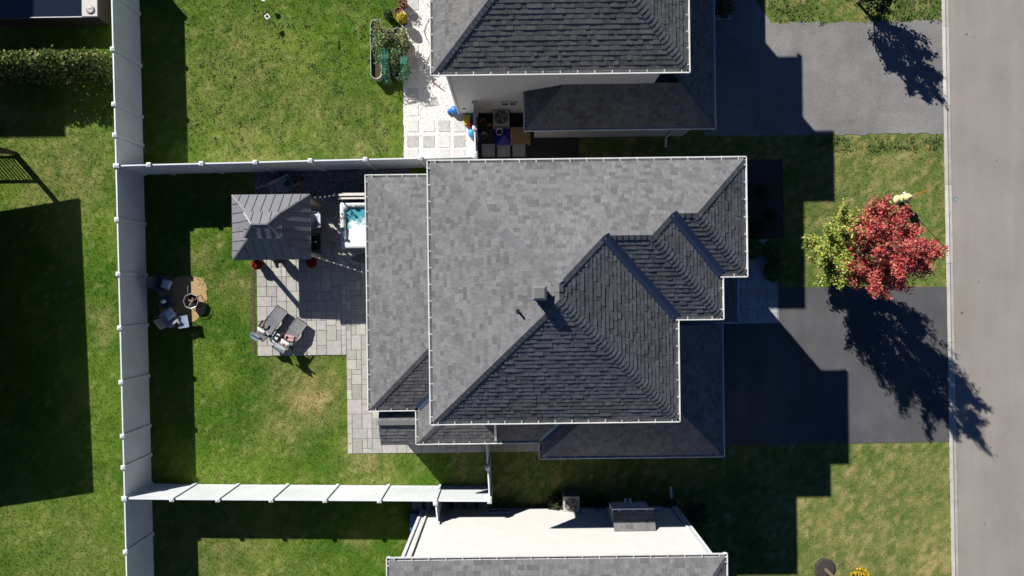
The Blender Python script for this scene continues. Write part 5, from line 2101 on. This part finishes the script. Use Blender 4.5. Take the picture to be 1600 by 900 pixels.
tag(mb.build('lantern', M['white_fab'], None, True, loc=(cB.x, cB.y, .43)), 'small white lantern on the table between the fire pit chairs', 'lantern')

# ================================================================== wheelbarrow behind the gazebo
wb = at(442, 291, .4)
wr_ = empty('wheelbarrow', (wb.x, wb.y, .03), R(25))
tag(wr_, 'wheelbarrow with pale curved handles and blue grey tub behind the gazebo', 'wheelbarrow')
mb = MB()
mb.add([(-.32, -.22, .26), (.25, -.2, .26), (.25, .2, .26), (-.32, .22, .26), (-.48, -.31, .55), (.42, -.29, .55), (.42, .29, .55), (-.48, .31, .55)],
       [(0, 1, 2, 3), (0, 4, 5, 1), (1, 5, 6, 2), (2, 6, 7, 3), (3, 7, 4, 0)])
mb.build('tub', M['blue_fab'], wr_)
for s_ in (-1, 1):
    mb = MB(); mb.tube([(.62, s_ * .05, .2), (.2, s_ * .2, .24), (-.5, s_ * .27, .42), (-.75, s_ * .30, .60), (-.88, s_ * .30, .62)], .02, 6); mb.build('handle', M['post_wood'], wr_)
    mb = MB(); mb.tube([(-.3, s_ * .2, .3), (-.36, s_ * .2, 0)], .016, 6); mb.build('leg', M['black_metal'], wr_)
mb = MB()
mb.tube([(.62 + .17 * math.cos(k * .5236), 0, .2 + .17 * math.sin(k * .5236)) for k in range(13)], .035, 6)
mb.build('wheel', M['black_metal'], wr_)
mb = MB(); mb.lathe([(.13, 0), (.16, .26), (.145, .26), (.12, .02)], (0, 0, 0), 14)
tag(mb.build('bucket', M['teal'], None, True, loc=(wb.x + .18, wb.y + .12, .30)), 'teal bucket standing in the wheelbarrow behind the gazebo', 'bucket')

# ================================================================== small shed by the back corner
shx0, shx1 = at(595, 690, 2.4).x, sx + .25
shy0, shy1 = at(597, 695, 2.4).y, lyS + o2 - .03
shd = empty('garden_shed', (shx0, shy0, 0))
tag(shd, 'narrow lean-in shed with small dark gabled shingle roof at the back corner', 'shed')
SWd, SDp = shx1 - shx0, shy1 - shy0
ridge = at(600, 660, 2.75).y - shy0
siding(shd, [(SWd - .06, SDp - .02), (.06, SDp - .02), (.06, .05), (SWd - .06, .05), (SWd - .06, SDp - .02)], 0.03, 2.38, M['siding_grey'])
shr = Roof('roof', shd, [M['shingle']], 77)
shr.root.parent = shd
shr.face([(0, 0), (SWd, 0), (SWd, ridge), (0, ridge)], 'S', 0.0, 2.4, .5)
zt_ = 2.4 + .5 * ridge
shr.face([(0, SDp), (0, ridge), (SWd, ridge), (SWd, SDp)], 'N', SDp, zt_ - .45 * (SDp - ridge), .45)
shr.finish(0, lambda r: 0)
mb = MB(); mb.bar((-.01, ridge, zt_ + .02), (SWd, ridge, zt_ + .02), .16, .025, 1.0); mb.build('ridge_trim', M['cap'], shr.root)
mb = MB()
for yy0, z0_, yy1, z1_ in ((0, 2.4, ridge, zt_), (ridge, zt_, SDp, zt_ - .45 * (SDp - ridge))):
    mb.add([(.06, yy0, 2.35), (.06, yy1, 2.35), (.06, yy1, z1_ - .01), (.06, yy0, z0_ - .01)], [(0, 1, 2, 3)])
mb.build('gable', M['siding_grey'], shd)

# ================================================================== hydrant with marker rod
hp = at(1402, 312)
hyd = empty('fire_hydrant', (hp.x, hp.y, 0))
tag(hyd, 'pale yellow fire hydrant on the lawn beside the street', 'fire hydrant')
mb = MB()
mb.lathe([(.17, 0), (.17, .05), (.115, .06), (.105, .40), (.12, .42), (.165, .43), (.165, .47), (.13, .48), (.125, .66), (.155, .67), (.155, .70), (.13, .74), (.085, .82), (.03, .86), (.03, .90), (.022, .91)], (0, 0, 0), 18)
mb.build('barrel', M['yellow'], hyd, True)
for a, rr, ln in ((-1.3, .075, .24), (1.84, .06, .23), (.27, .06, .23)):
    d_ = Vector((math.cos(a), math.sin(a), 0))
    mb = MB(); mb.tube([d_ * .09 + Vector((0, 0, .57)), d_ * (ln - .05) + Vector((0, 0, .57)), d_ * (ln - .05) + Vector((0, 0, .57)), d_ * ln + Vector((0, 0, .57))], [rr * .8, rr * .8, rr, rr * .95], 10)
    mb.build('nozzle_cap', M['white_fab'] if rr < .07 else M['yellow'], hyd)
for k in range(6):
    a = k * 1.047
    mb = MB(); mb.tube([(math.cos(a) * .145, math.sin(a) * .145, .42), (math.cos(a) * .145, math.sin(a) * .145, .49)], .012, 5); mb.build('bolt', M['grey_trim'], hyd)
mb = MB(); mb.tube([(.10, .05, .45), (.13, .09, 1.2), (.145, .11, 1.75)], .013, 6)
mb.build('marker_rod', M['orange'], hyd)

# ================================================================== things in the upper neighbour's yard
def trough(label, u, v0, v1):
    a, b = at(u, v0, .35), at(u, v1, .35)
    cx_, cy_ = (a.x + b.x) / 2, (a.y + b.y) / 2
    hy = abs(a.y - b.y) / 2
    r = empty('planter_trough', (cx_, cy_, 0))
    tag(r, label, 'planter', 'oval metal planter troughs')
    mb = MB()
    out, inn = rrect(.20, hy, .195, 6), rrect(.185, hy - .015, .18, 6)
    n_ = len(out)
    vs = [(x, y, 0) for x, y in out] + [(x, y, .44) for x, y in out] + [(x, y, .44) for x, y in inn] + [(x, y, .30) for x, y in inn]
    mb.add(vs, [(j * n_ + i, j * n_ + (i + 1) % n_, (j + 1) * n_ + (i + 1) % n_, (j + 1) * n_ + i) for j in range(3) for i in range(n_)])
    mb.build('tub', M['galv'], r)
    mb = MB(); mb.tube([(x, y, .44) for x, y in out + out[:1]], .014, 5); mb.build('rim', M['galv'], r)
    mb = MB(); mb.add([(x, y, .31) for x, y in inn], [tuple(range(n_))]); mb.build('soil', M['soil'], r)
    return r


trough('oval galvanised trough planter at the lawn edge, mostly showing its soil', 588, 32, 124)
trough('oval galvanised trough planter beside the gravel, buried under leafy plants', 622, 45, 122)


def bush(name, label, u, v, rx, ry, h, n, cols, leaf=(.03, .06), z0=.35, cat='plant'):
    p = at(u, v, .6)
    r = empty(name, (p.x, p.y, 0))
    tag(r, label, cat)
    st = MB()
    k = 10
    for i in range(k):
        a = i * 2.4
        q = (i + .5) / k
        st.tube([(math.cos(a) * rx * q * .6, math.sin(a) * ry * q * .6, z0 - .05), (math.cos(a) * rx * q * .9, math.sin(a) * ry * q * .9, h * .7), (math.cos(a) * rx * q * 1.05, math.sin(a) * ry * q * 1.05, h)], [.01, .008, .004], 4)
    st.build('stem', M['bark'], r)
    # clumps
    C = np.stack([rng.uniform(-1, 1, 26) * rx * .8, rng.uniform(-1, 1, 26) * ry * .85, rng.uniform(z0, h, 26)], 1)
    ci = rng.integers(0, 26, n)
    P = C[ci] + rng.normal(0, 1, (n, 3)) * np.array([.11, .13, .08])
    cc = np.array(cols)[(ci + rng.integers(0, 2, n)) % len(cols)] * rng.uniform(.65, 1.25, (n, 1))
    place('foliage', leaf_mesh('foliage', P, rng.uniform(leaf[0], leaf[1], n), cc, M['leaf']), r)
    return r


bush('tomato_plant', 'sprawling leafy vegetable plants spilling over the oval troughs', 613, 80, .68, .95, 1.15, 6500, [(.16, .27, .10), (.12, .22, .07), (.21, .31, .13), (.24, .31, .14), (.27, .24, .11)])
# green plant netting hanging over the trough plants
for i, (u, v, wd, hg) in enumerate(((601, 98, .30, .95), (631, 105, .24, .7))):
    p = at(u, v, 1.0)
    o = empty('plant_net', (p.x, p.y, 0))
    tag(o, ('green plant netting draped over the middle of the vegetable plants', 'green plant netting draped on the gravel side of the vegetable plants')[i], 'net')
    mb = MB()
    k = 9
    for j in range(k):
        x = (j / (k - 1) - .5) * wd
        mb.tube([(x + .03 * math.sin(j * 2.1), hg / 2, 1.05), (x, .1, 1.12), (x + .04 * math.sin(j * 1.3), -hg / 2, .75), (x * 1.1, -hg / 2 - .12, .3)], .006, 4)
    for j in range(10):
        y = hg / 2 - hg * j / 10
        mb.tube([(-wd / 2, y, 1.08 - .03 * j), (0, y + .02, 1.10 - .03 * j), (wd / 2, y, 1.08 - .03 * j)], .005, 4)
    mb.build('mesh', M['net'], o)
planter('dark pot with green plant at the edge of the white gravel', at(607, 24, .35), .17, .42, 'black_metal', GRN, None, n=200, plant_h=.2, zb=0.01)
planter('empty terracotta pot on the white gravel', at(623, 19, .3), .17, .34, 'terracotta', GRN, None, n=0, zb=0.01)
planter('terracotta pot with dry stems at the top edge of the gravel', at(629, 3, .35), .19, .40, 'terracotta', [(.2, .13, .07)], None, n=90, plant_h=.3, zb=0.01)
planter('dark pot with bright yellow flowers on the white gravel', at(629, 30, .35), .17, .40, 'black_metal', GRN, (220, [(.62, .52, .05), (.55, .42, .03)]), n=160, plant_h=.22, zb=0.01)
mb = MB()
h0 = at(668, 5, .05)
mb.tube([(h0.x - .02 + .12 * math.sin(k * .75), h0.y - k * .17, .04) for k in range(0, 16)], .012, 5)
tag(mb.build('garden_hose', M['grey_trim']), 'thin grey hose lying along the wall on white gravel', 'hose')
# fallen branch on the gravel
bp_ = at(690, 138)
mb = MB()
mb.tube([(bp_.x - .35, bp_.y + .25, .05), (bp_.x - .1, bp_.y + .05, .06), (bp_.x + .15, bp_.y - .12, .05)], [.018, .014, .008], 5)
mb.tube([(bp_.x - .15, bp_.y + .08, .06), (bp_.x - .05, bp_.y + .28, .07)], [.012, .005], 5)
tag(mb.build('branch', mat('reddish_stick', (.22, .07, .05), .8)), 'fallen reddish branch on the white gravel by the wall corner', 'branch')
# toys by the wall
tp_ = at(710, 172, .2)
mb = MB()
mb.lathe([(.14, 0), (.17, .10), (.16, .22), (.10, .28), (.03, .30)], (0, 0, 0), 14)
mb.box((-.28, -.09, .02), (-.08, .09, .14), top=.8)
tag(mb.build('toy', M['blue_plastic'], None, True, loc=(tp_.x, tp_.y, .01)), 'blue plastic toy by the wall corner on white gravel', 'toy')
tw = at(737, 208, .3)
mb = MB()
mb.lathe([(.12, 0), (.14, .12), (.08, .20), (.13, .30), (.13, .42), (.05, .48)], (0, 0, 0), 14)
tag(mb.build('toy', mat('light_blue_plastic', (.06, .33, .62), .4), None, True, loc=(tw.x, tw.y, .01)), 'light blue plastic toy beside the short fence post', 'toy')
ti_ = at(736, 194, .25)
mb = MB(); mb.box((-.13, -.10, 0), (.13, .10, .22), top=.85); mb.lathe([(.03, .22), (.03, .26), (.01, .27)], (0, 0, 0), 8)
tag(mb.build('crate', M['red_plastic'], None, loc=(ti_.x, ti_.y, .01)), 'small red plastic box between toys by the wall', 'box')
ti_ = at(729, 187, .25)
mb = MB(); mb.box((-.10, -.16, 0), (.10, .16, .20), top=.9); mb.box((-.12, -.18, .2), (.12, .18, .23))
tag(mb.build('crate', M['yellow_plastic'], None, loc=(ti_.x, ti_.y, .01)), 'small yellow plastic box against the taupe wall', 'box')
# side yard
SYD = wrect(744, 165, 905, 247)
sheet('side_yard', [(SYD[0], SYD[1], 0), (SYD[2], SYD[1], 0), (SYD[2], SYD[3], 0), (SYD[0], SYD[3], 0)], 0.007, M['dark_mulch'])
HARD.append(SYD)


def ac_unit(label, u, v):
    p = at(u, v, .75)
    r = empty('ac_unit', (p.x, p.y, 0))
    tag(r, label, 'air conditioner')
    mb = MB()
    mb.box((-.30, -.30, .05), (.30, .30, .72))
    b = mb.build('cabinet', M['ac'], r)
    mb = MB()
    for k in range(14):
        z = .12 + k * .04
        for a, c_ in (((-.305, -.27), (-.305, .27)), ((.305, -.27), (.305, .27)), ((-.27, -.305), (.27, -.305)), ((-.27, .305), (.27, .305))):
            mb.bar((a[0], a[1], z), (c_[0], c_[1], z), .008, .012)
    mb.build('louvre', M['grey_trim'], r)
    mb = MB(); mb.lathe([(.255, .724), (.25, .735), (.02, .735)], (0, 0, 0), 24); mb.build('fan_well', M['black_metal'], r)
    for k in range(4):
        a = k * math.pi / 2 + .3
        mb = MB()
        mb.add([(math.cos(a + da) * rr, math.sin(a + da) * rr, .742 + dz) for da, rr, dz in ((-.2, .05, 0), (.25, .05, .012), (.42, .22, .015), (-.25, .22, 0))], [(0, 1, 2, 3)])
        mb.build('fan_blade', M['grey_trim'], r)
    mb = MB()
    for rr in (.07, .12, .17, .22, .26):
        mb.tube([(rr * math.cos(k * .3142), rr * math.sin(k * .3142), .765) for k in range(21)], .004, 4)
    for k in range(8):
        a = k * .7854
        mb.tube([(0, 0, .77), (math.cos(a) * .26, math.sin(a) * .26, .765)], .004, 4)
    mb.build('grille', M['ac'], r)
    return r


ac_unit('square air conditioner in the dark side yard of the taupe house', 783, 183)
ac_unit('square air conditioner beside the white-sided house wall', 893, 789)
bk = at(780, 205, .35)
mb = MB(); mb.lathe([(.11, 0), (.13, .32), (.14, .33), (.125, .33), (.10, .03), (.01, .03)], (0, 0, 0), 18)
tag(mb.build('bucket', M['white_fab'], None, True, loc=(bk.x, bk.y, .01)), 'white round bucket beside the air conditioner in the dark side yard', 'bucket')
tpw = at(789, 213)
mb = MB()
mb.grid(lambda u, v: (tpw.x + (u - .5) * .85, tpw.y + (v - .5) * .75, .02 + .32 * max(0, math.sin(u * 3.14) * math.sin(v * 3.14)) ** .6 * (.8 + .2 * math.sin(u * 17) * math.cos(v * 13))), 16, 14)
tag(mb.build('tarp', M['tarp'], None, True), 'crumpled blue tarp over a pile in the dark side yard', 'tarp')
wbp = at(813, 212, .4)
mb = MB(); mb.box((-.38, -.32, .36), (.38, .32, .40)); mb.box((-.36, -.3, 0), (-.28, -.22, .36)); mb.box((.28, .22, 0), (.36, .3, .36)); mb.box((-.36, .22, 0), (-.28, .3, .36)); mb.box((.28, -.3, 0), (.36, -.22, .36))
tag(mb.build('wood_board', mat('plywood', (.36, .22, .10), .8, .2, 12), None, loc=(wbp.x, wbp.y, .01)), 'brown plywood board on blocks in the dark side yard', 'board')
for i, (u, v) in enumerate(((763, 235), (787, 235), (811, 235))):
    p = at(u, v)
    mb = MB()
    mb.box((-.25, -.24, 0), (.25, .24, .05), top=.97, col=.8)
    o = mb.build('paving_slab', M['slab'], None, loc=(p.x, p.y, .01))
    tag(o, ('pale square slab nearest the short fence in the dark side yard', 'middle of three pale slabs in the dark side yard', 'pale square slab farthest right in the dark side yard')[i], 'slab', 'slabs in the dark side yard')
# junk dotting the side yard
jr = random.Random(5)
for i, (u, v, m_, lb) in enumerate(((755, 192, 'terracotta', 'small clay pot in the dark side yard near the wall'), (765, 200, 'wood', 'brown wooden tub in the dark side yard'), (757, 213, 'grey_trim', 'grey pot in the dark side yard by the short fence'))):
    p = at(u, v)
    mb = MB(); mb.lathe([(.09, 0), (.13, .18), (.14, .2), (.12, .2), (.08, .03)], (0, 0, 0), 12)
    tag(mb.build('flower_pot', M[m_], None, True, loc=(p.x, p.y, .01)), lb, 'flower pot')

# solar lights on the upper lawn
for i, (u, v) in enumerate(((424, 33), (418, 6))):
    p = at(u, v)
    r = empty('solar_light', (p.x, p.y, 0), .6)
    tag(r, ('square white solar stake light on the upper lawn', 'round white stake light at the top of the upper lawn')[i], 'garden light', 'stake lights on the upper lawn')
    mb = MB(); mb.tube([(0, 0, 0), (0, 0, .42)], .012, 6); mb.build('stake', M['galv'], r)
    mb = MB()
    if i == 0:
        mb.box((-.085, -.085, .42), (.085, .085, .46)); mb.build('head', M['white_fab'], r)
        mb = MB(); mb.box((-.05, -.05, .46), (.05, .05, .464)); mb.build('solar_cell', M['navy'], r)
    else:
        mb.lathe([(.05, .36), (.09, .42), (.09, .45), (.02, .46)], (0, 0, 0), 12); mb.build('head', M['white_fab'], r)

# porch step and planter of the north neighbour
sp0, sp1 = at(1100, -40), at(1143, 31)
mb = MB(); mb.box((sp0.x, sp1.y, 0), (sp1.x, sp0.y, .16))
o = mb.build('porch_step', M['concrete'])
tag(o, 'grey concrete porch step at the top beside the worn driveway', 'step')
shrub('potted_fern', 'bushy potted plant on the porch step at the top', at(1133, 10, .5), .40, .85, 900, [(.05, .07, .03), (.09, .07, .05), (.12, .10, .08)], (.03, .06), cat='plant', rough=.6)

# long tub in the shade in the top left corner
q0, q1 = at(-30, 31, .75), at(154, -32, .75)
sp = empty('swim_spa', (q0.x, q0.y, 0))
tag(sp, 'long dark tub with pale grey corner in the shade at top left', 'tub')
SW2, SL2 = q1.x - q0.x, q1.y - q0.y
mb = MB(); mb.box((.02, .02, 0), (SW2 - .02, SL2 - .02, .69)); mb.build('cabinet', M['dark_wood'], sp)
mb = MB()
rings = [(SW2 / 2, SL2 / 2, .12, .70), (SW2 / 2, SL2 / 2, .12, .77), (SW2 / 2 - .06, SL2 / 2 - .05, .2, .78), (SW2 / 2 - .45, SL2 / 2 - .10, .25, .74), (SW2 / 2 - .5, SL2 / 2 - .14, .25, .45)]
vs = [(SW2 / 2 + x, SL2 / 2 + y, z) for hx, hy, r, z in rings for x, y in rrect(hx, hy, r)]
mb.add(vs, [(j * nn_ + i, j * nn_ + (i + 1) % nn_, (j + 1) * nn_ + (i + 1) % nn_, (j + 1) * nn_ + i) for j in range(len(rings) - 1) for i in range(nn_)])
mb.build('shell', M['navy_shell'], sp, True)
mb = MB(); wr2 = rrect(SW2 / 2 - .44, SL2 / 2 - .09, .25); mb.add([(SW2 / 2 + x, SL2 / 2 + y, .715) for x, y in wr2], [tuple(range(len(wr2)))]); mb.build('water', M['navy'], sp)
mb = MB(); mb.box((SW2 - .62, .04, .776), (SW2 - .03, SL2 - .04, .80), top=.96); mb.build('deck_panel', M['ac'], sp)
mb = MB(); mb.lathe([(.16, 0), (.16, .02), (.12, .035), (.02, .01)], (SW2 - .28, .30, .80), 16); mb.build('filter_lid', M['grey_trim'], sp, True)

# slabs beside the white-sided house
for i, (u, v) in enumerate(((652, 790), (672, 790), (695, 790), (716, 790), (735, 790), (755, 790))):
    p = at(u, v)
    mb = MB(); mb.box((-.19, -.2, 0), (.19, .2, .035), top=.97)
    o = mb.build('paving_slab', M['concrete'], None, loc=(p.x, p.y, .006))
    tag(o, 'grey slab in the row between bottom fence and white-sided house, number %s from left' % ('one', 'two', 'three', 'four', 'five', 'six')[i], 'slab', 'slabs behind the bottom fence')
bb = at(652, 812, .3)
mb = MB(); mb.box((-.22, -.3, 0), (.22, .3, .55), top=.94); mb.box((-.24, -.32, .55), (.24, .32, .60))
tag(mb.build('storage_box', mat('blue_bin', (.03, .09, .20), .5), None, loc=(bb.x, bb.y, .01)), 'blue storage bin at the left corner of the white-sided house', 'bin')
for i, (u, v, r, h) in enumerate(((868, 784, .32, .5), (935, 782, .25, .45), (1045, 790, .30, .4), (1085, 800, .45, .5))):
    shrub('perennial', ('spiky grassy plant left of the air conditioner by the white-sided house', 'small spiky plant right of the air conditioner by the white-sided house', 'low plant near the downspout of the white-sided house', 'dark low shrub at the right corner of the white-sided house')[i],
          at(u, v), r, h, 420, [(.05, .06, .025), (.08, .08, .04), (.03, .05, .02)], (.03, .09), cat='plant', rough=.7)

# ================================================================== grass blades
foot = [(wx0 - 2.6, lyS + .1, wx3, lyN - .3), (wx0, wyS, wx1, wyN), (gx0, gy0 + .2, gx1 - .3, 0), (sx + .2, sy1 + .2, gx0 + .5, 0), (nwx, cy0 + 1.2, cx1, 30), (cx0 + .3, cy0 + .3, cx1 - .3, 30), (swx0, -30, swx1, swy)]
HARD += foot
dr = wrect(1095, 449, 1600, 693)
HARD.append(dr)
HARD.append(wrect(1100, 36, 1600, 210))


def tufts(n, xr, yr):
    x = rng.uniform(*xr, n); y = rng.uniform(*yr, n)
    keep = x < kerb_x(y) - .015
    for a, b, c, d in HARD:
        keep &= ~((x > a + .01) & (x < c - .01) & (y > b + .01) & (y < d - .01))
    # fire pit clearing
    keep &= ~(((x - PITC.x) / .95) ** 2 + ((y - PITC.y) / .98) ** 2 < .92)
    # above the worn driveway the lawn starts right of the slanted path
    p0_, p1_ = at(1172, 0), at(1212, 40)
    keep &= ~((x > 7.2) & (y > p1_.y) & ((x - p0_.x) - (y - p0_.y) / (p1_.y - p0_.y) * (p1_.x - p0_.x) < .15))
    return x[keep], y[keep]


def blades(name, label, n, xr, yr, h, wd, per=3, boost=1.18):
    x, y = tufts(n, xr, yr)
    n = len(x)
    col = lawn_col(x, y)
    x = np.repeat(x, per) + rng.normal(0, .02, n * per)
    y = np.repeat(y, per) + rng.normal(0, .02, n * per)
    col = np.repeat(col, per, 0) * rng.uniform(.75, 1.35, (n * per, 1)) * boost
    N = n * per
    az = rng.uniform(0, 6.283, N)
    hh = rng.uniform(h * .55, h, N)
    ln = rng.uniform(.3, 1.0, N) * hh
    dx_, dy_ = np.cos(az), np.sin(az)
    wv = wd * rng.uniform(.7, 1.3, N)
    b0 = np.stack([x - dy_ * wv, y + dx_ * wv, np.full(N, .002)], 1)
    b1 = np.stack([x + dy_ * wv, y - dx_ * wv, np.full(N, .002)], 1)
    tip = np.stack([x + dx_ * ln, y + dy_ * ln, hh], 1)
    V = np.stack([b0, b1, tip], 1).reshape(-1, 3)
    F = np.arange(N * 3).reshape(-1, 3)
    o = place(name, np_mesh(name, V, F, 3, np.repeat(col, 3, 0), M['grassblade']), None)
    tag(o, label, None, kind='stuff')
    return o


A = at(0, 0); B = at(1600, 900)
blades('grass', 'short mown grass blades of the lawns', 210000, (A.x - .6, kerb_x(0) + .3), (B.y - .6, A.y + .6), .045, .009)

# clover and dandelion rosettes on the upper lawn and verges
def rosettes(n, rect, label, smin=.02, smax=.045, dens=.55):
    x = rng.uniform(rect[0], rect[2], n); y = rng.uniform(rect[1], rect[3], n)
    k = fbm(x, y, 1.1, 5) > dens
    x, y = x[k], y[k]
    keep = np.ones(len(x), bool)
    for a, b, c, d in HARD:
        keep &= ~((x > a) & (x < c) & (y > b) & (y < d))
    x, y = x[keep], y[keep]
    m_ = len(x)
    per = 7
    P = np.stack([np.repeat(x, per) + rng.normal(0, .055, m_ * per), np.repeat(y, per) + rng.normal(0, .06, m_ * per), rng.uniform(.03, .09, m_ * per)], 1)
    cc = np.array([(.10, .16, .04), (.085, .15, .03), (.13, .19, .06)])[rng.integers(0, 3, m_ * per)] * rng.uniform(.7, 1.2, (m_ * per, 1))
    o = place('lawn_weeds', leaf_mesh('lawn_weeds', P, rng.uniform(smin, smax, m_ * per), cc, M['leaf'], up=1.0), None)
    tag(o, label, None, kind='stuff')


rosettes(420, wrect(290, 0, 625, 245), 'broad leaved weeds in the upper lawn', dens=.53)
rosettes(260, wrect(1240, 208, 1470, 232), 'weeds along the lower edge of the worn driveway', dens=.45)
rosettes(260, wrect(1200, 0, 1468, 34), 'weeds along the upper edge of the worn driveway', dens=.45)
